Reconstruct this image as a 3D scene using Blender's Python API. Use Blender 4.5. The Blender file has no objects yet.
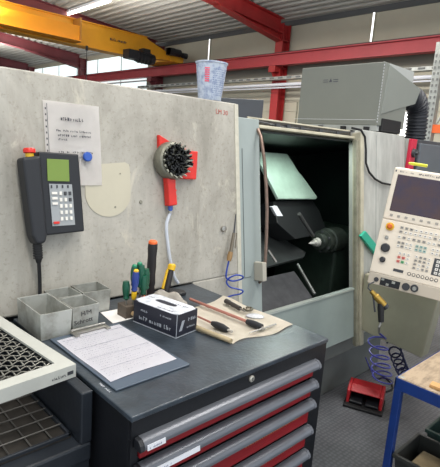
import bpy, bmesh, math, random
from mathutils import Vector, Matrix, Euler
random.seed(7)
sc = bpy.context.scene
COL = sc.collection
PI = math.pi
V = Vector

# ------------------------------------------------------------------ camera frame
H = 1.60
F = 470.05
PITCH, ROLL, YAW = 0.186376986, 0.0728615498, 0.769332488
fwd = V((math.sin(YAW)*math.cos(PITCH), math.cos(YAW)*math.cos(PITCH), -math.sin(PITCH)))
rt0 = V((math.cos(YAW), -math.sin(YAW), 0))
up0 = rt0.cross(fwd)
rt = math.cos(ROLL)*rt0 + math.sin(ROLL)*up0
up = -math.sin(ROLL)*rt0 + math.cos(ROLL)*up0
cd = bpy.data.cameras.new('camera'); cam = bpy.data.objects.new('camera', cd); COL.objects.link(cam)
cam.matrix_world = Matrix.Translation((0, 0, H)) @ Matrix((rt, up, -fwd)).transposed().to_4x4()
cd.sensor_fit = 'HORIZONTAL'; cd.sensor_width = 36; cd.lens = 36*F/440
cd.clip_start = 0.02; cd.clip_end = 200
sc.camera = cam

# ------------------------------------------------------------------ materials
def lin(c):
    return tuple(((v/255)/12.92 if v/255 <= 0.04045 else ((v/255+0.055)/1.055)**2.4) for v in c)
MATS = {}
def mat(name, rgb, rough=0.5, metal=0.0, var=0.0, scale=8, rgb2=None, bump=0.0, bscale=60, spec=0.5, emit=0, coord='Object',
        stretch=(1, 1, 1), detail=6, lo=0.35, hi=0.65, trans=0.0, alpha=1.0, coat=0.0):
    if name in MATS: return MATS[name]
    m = bpy.data.materials.new(name); m.use_nodes = True
    nt = m.node_tree; N = nt.nodes; L = nt.links; b = N['Principled BSDF']
    c = lin(rgb)
    b.inputs['Base Color'].default_value = (*c, 1)
    b.inputs['Roughness'].default_value = rough
    b.inputs['Metallic'].default_value = metal
    b.inputs['Specular IOR Level'].default_value = spec
    b.inputs['Transmission Weight'].default_value = trans
    b.inputs['Alpha'].default_value = alpha
    b.inputs['Coat Weight'].default_value = coat
    if emit:
        b.inputs['Emission Color'].default_value = (*c, 1); b.inputs['Emission Strength'].default_value = emit
    tc = N.new('ShaderNodeTexCoord')
    mp = N.new('ShaderNodeMapping'); mp.inputs['Scale'].default_value = stretch
    L.new(tc.outputs[coord], mp.inputs[0])
    if var or rgb2:
        nz = N.new('ShaderNodeTexNoise'); nz.inputs['Scale'].default_value = scale; nz.inputs['Detail'].default_value = detail
        nz.inputs['Roughness'].default_value = 0.65
        L.new(mp.outputs[0], nz.inputs['Vector'])
        cr = N.new('ShaderNodeValToRGB'); cr.color_ramp.elements[0].position = lo; cr.color_ramp.elements[1].position = hi
        if rgb2: c2 = lin(rgb2)
        else: c2 = tuple(max(0, v*(1-var)) for v in c)
        cr.color_ramp.elements[0].color = (*c2, 1); cr.color_ramp.elements[1].color = (*c, 1)
        L.new(nz.outputs['Fac'], cr.inputs[0]); L.new(cr.outputs[0], b.inputs['Base Color'])
    if bump:
        n2 = N.new('ShaderNodeTexNoise'); n2.inputs['Scale'].default_value = bscale; n2.inputs['Detail'].default_value = 4
        L.new(mp.outputs[0], n2.inputs['Vector'])
        bp = N.new('ShaderNodeBump'); bp.inputs['Strength'].default_value = bump; bp.inputs['Distance'].default_value = 0.004
        L.new(n2.outputs['Fac'], bp.inputs['Height']); L.new(bp.outputs[0], b.inputs['Normal'])
    MATS[name] = m
    return m

def grime_panel():
    """greyish beige sheet metal with vertical wipe streaks, blotches and worn pale spots"""
    m = bpy.data.materials.new('grimy_cover'); m.use_nodes = True
    nt = m.node_tree; N = nt.nodes; L = nt.links; b = N['Principled BSDF']
    tc = N.new('ShaderNodeTexCoord')
    def noise(sc_, det, st=(1, 1, 1), dist=0.0):
        mp = N.new('ShaderNodeMapping'); mp.inputs['Scale'].default_value = st
        L.new(tc.outputs['Object'], mp.inputs[0])
        nz = N.new('ShaderNodeTexNoise'); nz.inputs['Scale'].default_value = sc_; nz.inputs['Detail'].default_value = det
        nz.inputs['Distortion'].default_value = dist; nz.inputs['Roughness'].default_value = 0.7
        L.new(mp.outputs[0], nz.inputs['Vector']); return nz.outputs['Fac']
    def ramp(src, p0, c0, p1, c1):
        r = N.new('ShaderNodeValToRGB'); r.color_ramp.elements[0].position = p0; r.color_ramp.elements[1].position = p1
        r.color_ramp.elements[0].color = (*c0, 1); r.color_ramp.elements[1].color = (*c1, 1)
        L.new(src, r.inputs[0]); return r.outputs[0]
    def mix(f, a, c, mode='MIX'):
        x = N.new('ShaderNodeMix'); x.data_type = 'RGBA'; x.blend_type = mode
        if isinstance(f, float): x.inputs['Factor'].default_value = f
        else: L.new(f, x.inputs['Factor'])
        L.new(a, x.inputs['A']); L.new(c, x.inputs['B']); return x.outputs['Result']
    base = ramp(noise(2.2, 8, (1, 1, .7), .6), .36, lin((152, 148, 138)), .62, lin((186, 182, 172)))
    streak = ramp(noise(9, 7, (1, 1, .12), .3), .32, (.50, .49, .46), .58, (1, 1, 1))
    c = mix(.38, base, streak, 'MULTIPLY')
    spk = ramp(noise(70, 3), .34, (.55, .53, .48), .44, (1, 1, 1))
    c = mix(.4, c, spk, 'MULTIPLY')
    pale = ramp(noise(5, 9, (1, 1, .6), 1.5), .57, (0, 0, 0), .66, (.65, .65, .65))
    pc = N.new('ShaderNodeRGB'); pc.outputs[0].default_value = (*lin((198, 192, 175)), 1)
    c = mix(pale, c, pc.outputs[0])
    L.new(c, b.inputs['Base Color']); b.inputs['Roughness'].default_value = .5
    bp = N.new('ShaderNodeBump'); bp.inputs['Strength'].default_value = .25; bp.inputs['Distance'].default_value = .003
    L.new(noise(45, 5), bp.inputs['Height']); L.new(bp.outputs[0], b.inputs['Normal'])
    return m
M_cover = grime_panel()

def floor_mat():
    m = bpy.data.materials.new('studded_floor'); m.use_nodes = True
    nt = m.node_tree; N = nt.nodes; L = nt.links; b = N['Principled BSDF']
    tc = N.new('ShaderNodeTexCoord')
    nz = N.new('ShaderNodeTexNoise'); nz.inputs['Scale'].default_value = 2.5; nz.inputs['Detail'].default_value = 8
    L.new(tc.outputs['Object'], nz.inputs['Vector'])
    r = N.new('ShaderNodeValToRGB'); r.color_ramp.elements[0].position = .35; r.color_ramp.elements[1].position = .68
    r.color_ramp.elements[0].color = (*lin((78, 80, 84)), 1); r.color_ramp.elements[1].color = (*lin((116, 118, 122)), 1)
    L.new(nz.outputs['Fac'], r.inputs[0])
    vo = N.new('ShaderNodeTexVoronoi'); vo.inputs['Scale'].default_value = 42; vo.inputs['Randomness'].default_value = .25
    L.new(tc.outputs['Object'], vo.inputs['Vector'])
    r2 = N.new('ShaderNodeValToRGB'); r2.color_ramp.elements[0].position = .2; r2.color_ramp.elements[1].position = .5
    r2.color_ramp.elements[0].color = (1, 1, 1, 1); r2.color_ramp.elements[1].color = (.55, .55, .56, 1)
    L.new(vo.outputs['Distance'], r2.inputs[0])
    x = N.new('ShaderNodeMix'); x.data_type = 'RGBA'; x.blend_type = 'MULTIPLY'; x.inputs['Factor'].default_value = .8
    L.new(r.outputs[0], x.inputs['A']); L.new(r2.outputs[0], x.inputs['B'])
    L.new(x.outputs['Result'], b.inputs['Base Color']); b.inputs['Roughness'].default_value = .42
    bp = N.new('ShaderNodeBump'); bp.inputs['Strength'].default_value = .5; bp.inputs['Distance'].default_value = .003; bp.invert = True
    L.new(vo.outputs['Distance'], bp.inputs['Height']); L.new(bp.outputs[0], b.inputs['Normal'])
    return m

black_top = mat('cabinet_top_black', (60, 69, 78), .30, var=.45, scale=14, bump=.25, bscale=90, spec=.6)
cab_black = mat('cabinet_black', (19, 21, 26), .42, var=.3, scale=10, bump=.1)
red_drawer = mat('drawer_red', (146, 24, 32), .4, var=.25, scale=6)
alu_grip = mat('grey_grip', (108, 111, 118), .33, metal=.25, var=.2, scale=12, stretch=(.3, 2, 2))
dark_plastic = mat('dark_plastic', (26, 28, 33), .45)
black_rubber = mat('black_rubber', (20, 20, 22), .6)
machine_grey = mat('machine_grey', (158, 168, 166), .42, var=.14, scale=3, bump=.05, stretch=(1, 1, .4))
machine_sill = mat('machine_sill_grey', (140, 151, 147), .42, var=.14, scale=4, bump=.05)
side_light = mat('streaky_light_panel', (192, 193, 187), .4, var=.4, scale=8, stretch=(1, 1, .18), detail=9, bump=.08)
cream = mat('cream_paint', (196, 190, 168), .45, var=.25, scale=10)
cream_dirty = mat('dirty_cream', (150, 147, 128), .5, var=.35, scale=14)
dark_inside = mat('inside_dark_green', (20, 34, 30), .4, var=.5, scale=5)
dark_plate = mat('inside_plate', (82, 82, 86), .35, metal=.3, var=.4, scale=12)
mint = mat('mint_cover', (178, 200, 186), .3, var=.22, scale=7, bump=.1, detail=8)
steel = mat('bright_steel', (175, 172, 165), .3, metal=.85, var=.25, scale=20)
bronze = mat('worn_handle_metal', (140, 118, 106), .34, metal=.6, var=.3, scale=30)
galv = mat('galvanised', (176, 178, 172), .42, metal=.45, var=.3, scale=12, bump=.1)
bin_mat = mat('dull_bin_metal', (182, 184, 178), .45, metal=.3, rgb2=(132, 130, 120), scale=14, lo=.3, hi=.58, bump=.15, bscale=40)
dk_grey = mat('dark_grey_paint', (66, 69, 74), .45, var=.12, scale=4)
ext_grey = mat('extractor_grey', (118, 121, 114), .5, var=.05, scale=3)
ext_light = mat('extractor_light', (165, 168, 165), .5, var=.08, scale=4)
red_steel = mat('red_steel', (172, 44, 44), .45, var=.22, scale=3)
purple_steel = mat('muted_red_steel', (122, 56, 62), .55, var=.25, scale=3)  # duller, purplish red for the farther frames and the bracing rod
yellow = mat('crane_yellow', (226, 160, 30), .5, var=.12, scale=2)
wall_beige = mat('wall_panel_beige', (190, 184, 164), .7, var=.08, scale=1.2)
ceil_m = mat('ceiling_sheet', (178, 176, 168), .6, var=.12, scale=2)
window_em = mat('daylight_pane', (226, 240, 240), .4, emit=.95)
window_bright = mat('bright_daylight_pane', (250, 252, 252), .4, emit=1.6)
tube_em = mat('lamp_tube_glow', (255, 250, 235), .4, emit=7)
paper = mat('paper_white', (240, 236, 232), .7, var=.06, scale=20)
paper2 = mat('form_paper', (242, 240, 246), .6, var=.05, scale=20)
ink = mat('ink_dark', (70, 70, 80), .7)
ink_soft = mat('ink_soft', (140, 140, 160), .7)
blue = mat('magnet_blue', (38, 82, 170), .35, coat=.3)
red = mat('signal_red', (214, 44, 34), .38, var=.12, scale=20)
orange = mat('orange', (235, 105, 45), .45)
yellow_p = mat('yellow_plastic', (225, 180, 30), .4)
green_p = mat('dark_green_plastic', (12, 80, 58), .35)
teal_p = mat('teal_plastic', (40, 170, 142), .4)
blue_p = mat('blue_plastic', (36, 58, 130), .35)
hose_blue = mat('blue_hose', (34, 64, 160), .3)
hose_violet = mat('violet_blue_hose', (56, 58, 130), .35)
hose_clear = mat('clear_hose', (206, 212, 222), .25, spec=.6, alpha=.8)
brass = mat('brass', (196, 160, 80), .3, metal=.8, var=.2, scale=40)
wood = mat('work_wood', (172, 152, 128), .55, rgb2=(128, 112, 94), scale=16, stretch=(1, 3, 1), lo=.3, hi=.58, bump=.1)
wood2 = mat('loose_wood', (206, 160, 104), .55, var=.2, scale=15)
blue_steel = mat('blue_frame', (26, 56, 122), .4, var=.2, scale=10)
cloth_m = mat('beige_cloth', (240, 232, 216), .85, rgb2=(222, 211, 192), scale=9, lo=.28, hi=.6, bump=.5, bscale=25)
cup_m = mat('frosted_cup', (205, 214, 226), .35, rgb2=(140, 156, 190), scale=55, lo=.35, hi=.55, trans=.25, alpha=.92)
pend_m = mat('pendant_cream', (228, 217, 200), .45, var=.04, scale=5)
lcd_dark = mat('dark_screen', (74, 46, 38), .2, rgb2=(44, 36, 62), scale=7, lo=.3, hi=.7, spec=.6)
lcd_green = mat('green_lcd', (116, 140, 60), .3, var=.05, scale=20)
pad_plate = mat('keypad_plate', (152, 156, 158), .4)
key_w = mat('key_white', (225, 222, 214), .45)
key_d = mat('key_dark', (58, 60, 64), .45)
key_g = mat('key_grey', (160, 156, 148), .45)
tray_paint = mat('pale_grey_frame', (186, 187, 180), .42, var=.1, scale=14)
wire_m = mat('mesh_wire', (150, 148, 140), .38, metal=.6, var=.3, scale=20)
tray_wire = mat('dull_grid_wire', (104, 102, 98), .4, metal=.5, var=.3, scale=20)
bench_black = mat('bench_black', (36, 41, 48), .38, var=.3, scale=9, bump=.15)
tray_floor = mat('tray_floor', (52, 48, 44), .5, var=.45, scale=25)
cardb = mat('glove_box_black', (34, 36, 48), .4)
card_w = mat('glove_box_white', (205, 208, 214), .45, rgb2=(150, 155, 165), scale=30, lo=.3, hi=.5)
bin_green = mat('green_bin', (48, 74, 68), .45, var=.2, scale=14)
bin_grey = mat('grey_bin', (50, 52, 50), .45, var=.25, scale=14)
sawdust = mat('brown_pieces', (128, 112, 86), .8, var=.4, scale=30, bump=.5)
patch_m = mat('patch_beige', (190, 184, 164), .5, var=.05, scale=10)
pink_rod = mat('copper_rod', (190, 130, 116), .35, metal=.4, var=.2, scale=30)
label_w = mat('label_white', (214, 216, 222), .5)
hose_black = mat('black_duct', (48, 50, 56), .5, spec=.5)

# ------------------------------------------------------------------ mesh builder
class MB:
    def __init__(s): s.bm = bmesh.new(); s.marks = []
    def mat(s, i): s.marks.append((len(s.bm.faces), i)); return s
    def hexa(s, p):
        v = [s.bm.verts.new(q) for q in p]
        for f in ((0, 3, 2, 1), (4, 5, 6, 7), (0, 1, 5, 4), (1, 2, 6, 5), (2, 3, 7, 6), (3, 0, 4, 7)):
            s.bm.faces.new([v[i] for i in f])
        return s
    def box(s, x0, x1, y0, y1, z0, z1, M=None):
        p = [V((x0, y0, z0)), V((x1, y0, z0)), V((x1, y1, z0)), V((x0, y1, z0)), V((x0, y0, z1)), V((x1, y0, z1)), V((x1, y1, z1)), V((x0, y1, z1))]
        if M: p = [M @ q for q in p]
        return s.hexa(p)
    def prism(s, pts, vec, M=None):
        a = [V(p) for p in pts]; b = [p+V(vec) for p in a]
        if M: a = [M @ p for p in a]; b = [M @ p for p in b]
        va = [s.bm.verts.new(p) for p in a]; vb = [s.bm.verts.new(p) for p in b]; n = len(a)
        s.bm.faces.new(va[::-1]); s.bm.faces.new(vb)
        for i in range(n): s.bm.faces.new((va[i], va[(i+1) % n], vb[(i+1) % n], vb[i]))
        return s
    def tube(s, pts, r, n=10, M=None, cap=True):
        P = [V(p) for p in pts]
        if M: P = [M @ p for p in P]
        rs = r if isinstance(r, (list, tuple)) else [r]*len(P)
        t0 = (P[1]-P[0]).normalized(); a = t0.orthogonal().normalized(); rings = []
        for i, p in enumerate(P):
            t = (P[min(i+1, len(P)-1)]-P[max(i-1, 0)])
            t = t.normalized() if t.length > 1e-9 else t0
            a = (a-t*a.dot(t)); a = a.normalized() if a.length > 1e-6 else t.orthogonal().normalized()
            b = t.cross(a)
            rings.append([s.bm.verts.new(p+(a*math.cos(2*PI*k/n)+b*math.sin(2*PI*k/n))*rs[i]) for k in range(n)])
        for i in range(len(rings)-1):
            for k in range(n): s.bm.faces.new((rings[i][k], rings[i][(k+1) % n], rings[i+1][(k+1) % n], rings[i+1][k]))
        if cap: s.bm.faces.new(rings[0][::-1]); s.bm.faces.new(rings[-1])
        return s
    def lathe(s, prof, M, n=24):
        """prof: (r, h) along local z of M"""
        rings = [[s.bm.verts.new(M @ V((r*math.cos(2*PI*k/n), r*math.sin(2*PI*k/n), h))) for k in range(n)] for r, h in prof]
        for i in range(len(rings)-1):
            for k in range(n): s.bm.faces.new((rings[i][k], rings[i][(k+1) % n], rings[i+1][(k+1) % n], rings[i+1][k]))
        s.bm.faces.new(rings[0][::-1]); s.bm.faces.new(rings[-1])
        return s

ORI = {}
def tag(o, label=None, cat=None, group=None, kind=None):
    if label: o['label'] = label
    if cat: o['category'] = cat
    if group: o['group'] = group
    if kind: o['kind'] = kind
    return o
def thing(name, label, cat, loc, group=None):
    o = bpy.data.objects.new(name, None); COL.objects.link(o); o.location = loc; ORI[o] = V(loc)
    o.empty_display_size = .05
    return tag(o, label, cat, group)
def obj(name, mb, m, parent=None, bevel=0, smooth=False, label=None, seg=2):
    bm = mb.bm if isinstance(mb, MB) else mb
    if isinstance(mb, MB) and mb.marks:
        bm.faces.ensure_lookup_table()
        for st, i in mb.marks:
            for f in bm.faces[st:]: f.material_index = i
    bmesh.ops.recalc_face_normals(bm, faces=bm.faces)
    xs = [v.co.x for v in bm.verts]; ys = [v.co.y for v in bm.verts]; zs = [v.co.z for v in bm.verts]
    org = V(((min(xs)+max(xs))/2, (min(ys)+max(ys))/2, min(zs)))
    for v in bm.verts: v.co -= org
    me = bpy.data.meshes.new(name); bm.to_mesh(me); bm.free()
    for mm in (m if isinstance(m, (list, tuple)) else [m]): me.materials.append(mm)
    o = bpy.data.objects.new(name, me); COL.objects.link(o)
    if smooth:
        me.polygons.foreach_set('use_smooth', [True]*len(me.polygons)); me.set_sharp_from_angle(angle=math.radians(38))
    po = ORI[parent] if parent else V((0, 0, 0))
    o.location = org-po; ORI[o] = org
    if parent: o.parent = parent
    if bevel:
        b = o.modifiers.new('bevel', 'BEVEL'); b.width = bevel; b.segments = seg; b.limit_method = 'ANGLE'; b.angle_limit = math.radians(40)
    if label: o['label'] = label
    return o
def struct(name, mb, m, parent=None, **k):
    o = obj(name, mb, m, parent, **k)
    if not parent: o['kind'] = 'structure'
    return o
def text_mb(txt, size, M, ext=.0006, align='LEFT'):
    cu = bpy.data.curves.new('tmp_text', 'FONT'); cu.body = txt; cu.size = size; cu.extrude = ext; cu.align_x = align; cu.resolution_u = 2
    o = bpy.data.objects.new('tmp_text', cu); COL.objects.link(o)
    dg = bpy.context.evaluated_depsgraph_get(); me = bpy.data.meshes.new_from_object(o.evaluated_get(dg))
    bpy.data.objects.remove(o); mb = MB(); mb.bm.from_mesh(me); bpy.data.meshes.remove(me)
    for v in mb.bm.verts: v.co = M @ v.co
    return mb
def frame(o, x, y, z=None):
    x = V(x).normalized(); y = V(y); y = (y-x*x.dot(y)).normalized(); z = x.cross(y)
    return Matrix.Translation(V(o)) @ Matrix((x, y, z)).transposed().to_4x4()
def strokes(mb, M, x0, x1, y, h, thick=.0006, dens=.8, w=None):
    """a line of tiny unreadable lettering in the plane of M"""
    x = x0
    while x < x1:
        cw = h*random.uniform(.35, .8)
        if random.random() < dens:
            hh = h*random.uniform(.55, 1)
            mb.box(x, x+cw*.3, y, y+hh, 0, thick, M)
            mb.box(x, x+cw*.8, y+hh*random.choice((0, .4, .75)), y+hh*random.choice((0, .4, .75))+h*.18, 0, thick, M)
        x += cw*1.25

# ================================================================== SETTING
WX = 8.35
mb = MB().box(-6, 9, -3, 27, -.1, 0); fl = struct('floor', mb, floor_mat())
# far wall made of flat sandwich panels with seams
def wall_piece(mb, y0, y1, z0, z1): mb.box(WX, WX+.12, y0, y1, z0, z1)
mb = MB()
EH = 4.28
wall_piece(mb, -3, 12.2, 3.2, EH)
for a, b_ in ((-3, 3.86), (4.16, 12.2)): wall_piece(mb, a, b_, 1.5, 2.42)
wall_piece(mb, -3, 12.2, 2.42, 3.2)
wall_piece(mb, -3, 12.2, 0, 1.5)
wall_piece(mb, 12.2, 27, 0, 2.75); wall_piece(mb, 12.2, 27, 4.14, EH)
for z in (1.55, 2.05, 2.42, 2.62): mb.box(WX-.012, WX, -3, 12.2, z, z+.015)
struct('wall_right', mb, wall_beige)
mb = MB()
for y in (2.6, 6.2, 6.5, 8.1, 9.7): mb.box(WX-.02, WX, y, y+.03, 1.5, 2.62)
struct('trim_1', mb, cream_dirty)
# translucent window band in the far part, one tall window in the near part
mb = MB().box(WX+.03, WX+.05, 12.2, 27, 2.75, 4.14); wn = struct('window_1', mb, window_em)
mb = MB()
for k in range(10): mb.box(WX+.01, WX+.03, 12.2+k*1.5, 12.23+k*1.5, 2.75, 4.14)
mb.box(WX, WX+.04, 12.2, 27, 3.3, 3.34)
struct('window_frame', mb, mat('pane_rib', (200, 208, 206), .5), wn)
mb = MB().box(WX+.03, WX+.05, 3.86, 4.16, 1.5, 2.42); wn2 = struct('window_2', mb, window_bright)
mb = MB().box(WX-.01, WX+.03, 3.84, 3.87, 1.5, 2.44).box(WX-.01, WX+.03, 4.15, 4.18, 1.5, 2.44).box(WX-.01, WX+.03, 3.84, 4.18, 2.42, 2.46)
struct('window_frame', mb, cream, wn2)
mb = MB().box(-6, WX, 27, 27.1, 0, 5.4); struct('wall_back', mb, wall_beige)
# corrugated roof sheet, ribs running along the wall
SL = .075
def roofz(x): return EH+(8.35-x)*SL
bm = MB(); pitch = .20; x = 8.4; pr = []
while x > -6:
    for dx, dz in ((0, 0), (.07, 0), (.095, .06), (.175, .06)): pr.append((x-dx, roofz(x-dx)+dz))
    x -= pitch
lo = [bm.bm.verts.new((a, -3, c)) for a, c in pr]; hi = [bm.bm.verts.new((a, 27, c)) for a, c in pr]
for i in range(len(pr)-1): bm.bm.faces.new((lo[i], lo[i+1], hi[i+1], hi[i]))
lo2 = [bm.bm.verts.new((a, -3, c+.16)) for a, c in (pr[0], pr[-1])]; hi2 = [bm.bm.verts.new((a, 27, c+.16)) for a, c in (pr[0], pr[-1])]
bm.bm.faces.new((lo2[0], lo2[1], hi2[1], hi2[0]))
struct('ceiling', bm, ceil_m)

# steel frames: column, haunch and rafter
frames = [(6.95, 'red steel column with haunched rafter, nearest one, behind the lathe', red_steel),
          (11.45, 'muted red column and rafter behind the end of the yellow crane', purple_steel),
          (15.95, 'muted red column and rafter beside the far window band, under the crane girder', purple_steel),
          (20.45, 'farthest muted red column and rafter at the left of the far window band', purple_steel)]
def ibeam(mb, a, b, hgt, wid, yc, tf=.016, tw=.012):
    """I section from a=(x,z top) to b=(x,z top); hgt pair"""
    (xa, za), (xb, zb) = a, b; ha, hb = hgt
    mb.prism([(xa, yc-wid/2, za), (xb, yc-wid/2, zb), (xb, yc-wid/2, zb-tf), (xa, yc-wid/2, za-tf)], (0, wid, 0))
    mb.prism([(xa, yc-wid/2, za-ha+tf), (xb, yc-wid/2, zb-hb+tf), (xb, yc-wid/2, zb-hb), (xa, yc-wid/2, za-ha)], (0, wid, 0))
    mb.prism([(xa, yc-tw/2, za), (xb, yc-tw/2, zb), (xb, yc-tw/2, zb-hb), (xa, yc-tw/2, za-ha)], (0, tw, 0))
for y, lab, m in frames:
    t = thing('steel_portal', lab, 'steel frame', (8.2, y, 0), 'steel frames of the hall')
    mb = MB(); w = .2
    mb.box(8.06, 8.076, y-w/2, y+w/2, 0, 4.2).box(8.284, 8.30, y-w/2, y+w/2, 0, 4.2).box(8.07, 8.29, y-.006, y+.006, 0, 4.2)
    for z in (3.3, 3.86): mb.box(8.07, 8.29, y-w/2, y+w/2, z, z+.015)
    obj('column', mb, m, t)
    mb = MB(); x0, x1 = 8.06, -5.9
    ibeam(mb, (x0, roofz(x0)-.01), (x1, roofz(x1)-.01), (.30, .30), w, y); obj('rafter', mb, m, t)
    mb = MB(); xh = 6.3
    mb.prism([(x0, y-.006, roofz(x0)-.3), (xh, y-.006, roofz(xh)-.3), (x0, y-.006, 3.86)], (0, .012, 0))
    mb.prism([(x0, y-w/2, 3.86), (xh, y-w/2, roofz(xh)-.3), (xh-.1, y-w/2, roofz(xh)-.315), (x0, y-w/2, 3.84)], (0, w, 0)); obj('haunch', mb, m, t)
    mb = MB().box(7.9, 8.06, y-.09, y+.09, 3.2, 3.32).prism([(7.9, y-.01, 3.2), (8.06, y-.01, 3.2), (8.06, y-.01, 2.98)], (0, .02, 0)); obj('bracket', mb, m, t)
# runway beam
t = thing('crane_runway', 'long red crane runway beam in front of the beige wall', 'beam', (8, 12, 3.32))
mb = MB().box(7.9, 8.06, -3, 26.9, 3.545, 3.565).box(7.9, 8.06, -3, 26.9, 3.325, 3.345).box(7.955, 7.975, -3, 26.9, 3.34, 3.55)
obj('beam', mb, mat('runway_red', (176, 60, 66), .5, var=.15, scale=2), t)
mb = MB().box(7.95, 7.99, -3, 26.9, 3.565, 3.595); obj('rail', mb, mat('rail_dark', (74, 44, 44), .5), t)
# bridge crane
t = thing('bridge_crane', 'yellow overhead crane girder reaching to the red runway', 'crane', (5, 10.3, 3.5))
mb = MB().prism([(-5, 10.2, 3.53), (6.7, 10.2, 3.53), (7.55, 10.2, 3.62), (7.75, 10.2, 3.62), (7.75, 10.2, 3.74), (7.0, 10.2, 3.98), (6.9, 10.2, 4.03), (-5, 10.2, 4.03)], (0, .22, 0))
mb.box(-5, 6.8, 10.14, 10.48, 3.515, 3.53).box(-5, 6.9, 10.14, 10.48, 4.03, 4.045)
obj('girder', mb, yellow, t)
mb = MB().box(-5, 5.02, 9.9, 10.14, 3.56, 3.86).box(-5, 5.02, 9.84, 10.14, 3.545, 3.56)
obj('side_box', mb, mat('crane_orange_yellow', (232, 150, 12), .5, var=.1, scale=2), t, bevel=.004)
mb = MB().box(5.00, 5.025, 9.86, 10.2, 3.53, 4.02); obj('end_plate', mb, mat('plate_ochre', (170, 120, 50), .5), t)
mb = MB().box(7.60, 8.05, 10.15, 11.3, 3.60, 3.78).lathe([(.09, 0), (.09, .06)], frame((7.9, 10.3, 3.68), (0, 1, 0), (0, 0, 1)), 14)
obj('end_carriage', mb, yellow, t, bevel=.01)
mb = MB()
mb.tube([(6.45, 9.95, 3.50), (6.95, 9.95, 3.50)], .12, 14).box(6.2, 6.5, 9.85, 10.1, 3.42, 3.62).box(6.6, 6.8, 9.85, 10.05, 3.58, 3.70)
for k in range(4): mb.tube([(6.52+k*.1, 9.95, 3.50), (6.55+k*.1, 9.95, 3.50)], .14, 14)
obj('hoist', mb, dark_plastic, t, label='black hoist motor under the girder')
mb = MB().tube([(7.45, 10.0, 3.80), (7.8, 10.0, 3.80)], .09, 12).box(7.45, 7.6, 9.93, 10.12, 3.72, 3.88).tube([(7.85, 9.95, 3.76), (7.98, 9.95, 3.76)], .07, 10)
obj('travel_motor', mb, dark_plastic, t)
mb = MB(); M = frame((5.9, 10.185, 3.78), (1, 0, 0), (0, 0, 1)); strokes(mb, M, 0, .42, 0, .06, .004); obj('lettering', mb, ink, t)
mb = MB().tube([(5.2, 9.95, 3.5), (5.2, 9.95, 2.3)], .008, 6); obj('pendant_cable', mb, black_rubber, t)
mb = MB().box(5.18, 5.22, 9.93, 9.97, 3.40, 3.5); obj('limit_switch', mb, dark_plastic, t)
# lamp tubes under the roof
for (x, y0, lab) in ((5.48, 9.5, 'long glowing lamp tube above the crane, nearer one'), (5.48, 11.3, 'long glowing lamp tube above the crane, farther one')):
    z = 4.44
    t = thing('ceiling_lamp', lab, 'lamp', (x, y0+.75, z), 'lamp tubes under the roof')
    obj('housing', MB().box(x-.05, x+.05, y0, y0+1.74, z, z+.06), label_w, t)
    obj('lamp_tube', MB().tube([(x, y0+.02, z-.03), (x, y0+1.76, z-.03)], .026, 10), tube_em, t)
    for yy in (y0+.2, y0+1.3): obj('hanger', MB().tube([(x, yy, z+.06), (x, yy, roofz(x)+.02)], .006, 6), steel, t)
# roof bracing rods between frames
for a, b_, lab in (((6.6, 11.6, 4.33), (4.2, 15.8, 4.5), 'thin dark roof bracing rod beyond the yellow crane'),):
    tag(obj('bracing_rod', MB().tube([a, b_], .02, 8), purple_steel), lab, 'rod')
# cable ladder on the wall
t = thing('cable_ladder', 'pale galvanised cable ladder running along the beige wall below the runway', 'cable tray', (7.95, 8, 2.95))
mb = MB().box(7.88, 7.9, -2, 12, 3.03, 3.09).box(8.02, 8.04, -2, 12, 3.03, 3.09).box(7.9, 8.02, -2, 12, 3.03, 3.04)
mb.mat(1)
for k in range(60): mb.box(7.874, 7.88, -1.9+k*.23, -1.78+k*.23, 3.045, 3.078)
obj('side_rail', mb, [galv, mat('slot_shadow', (105, 106, 104), .6)], t)
mb = MB().tube([(7.95, -2, 2.93), (7.95, 12, 2.93)], .035, 10).tube([(7.9, -2, 2.86), (7.9, 12, 2.86)], .015, 8); obj('conduit', mb, label_w, t)
for y in (-1, 1.2, 4.7, 9.2, 11.4): obj('bracket', MB().box(7.9, WX, y-.02, y+.02, 2.99, 3.03), galv, t)
# shadow of the runway beam, painted as a darker band on the wall
mb = MB().box(WX-.03, WX, -3, 12.2, 3.12, 3.42); struct('wall_shadow_band', mb, mat('runway_shadow', (128, 124, 112), .7))
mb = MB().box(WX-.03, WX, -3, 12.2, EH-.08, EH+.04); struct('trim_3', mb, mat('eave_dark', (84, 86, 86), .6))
# bright vertical strips in the wall joints
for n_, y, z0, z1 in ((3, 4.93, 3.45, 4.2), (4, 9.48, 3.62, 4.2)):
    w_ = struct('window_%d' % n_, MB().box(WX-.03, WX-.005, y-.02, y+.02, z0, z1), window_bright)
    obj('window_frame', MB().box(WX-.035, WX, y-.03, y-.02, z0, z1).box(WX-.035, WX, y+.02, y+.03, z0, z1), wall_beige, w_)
# pallet rack at the right
t = thing('pallet_rack', 'galvanised pallet rack upright with an orange beam at the right edge', 'rack', (6.0, 2.58, 0))
mb = MB().box(5.95, 6.05, 2.54, 2.64, 0, 3.0)
mb.mat(1)
for k in range(40): mb.box(5.945, 5.95, 2.555, 2.575, .1+k*.07, .13+k*.07).box(5.945, 5.95, 2.605, 2.625, .1+k*.07, .13+k*.07)
obj('upright', mb, [galv, mat('slot_shadow', (105, 106, 104), .6)], t)
obj('upright', MB().box(6.95, 7.05, 2.54, 2.64, 0, 3.0), galv, t)
obj('rack_beam', MB().box(5.96, 6.04, -.6, 2.54, 1.93, 2.03), orange, t)
obj('rack_beam', MB().box(6.96, 7.04, -.6, 2.54, 1.93, 2.03), orange, t)
mb = MB().tube([(6.0, 2.59, .3), (7.0, 2.59, 1.1)], .015).tube([(6.0, 2.59, 1.9), (7.0, 2.59, 1.1)], .015).tube([(6.0, 2.59, 1.9), (7.0, 2.59, 2.8)], .015); obj('brace', mb, galv, t)

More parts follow.
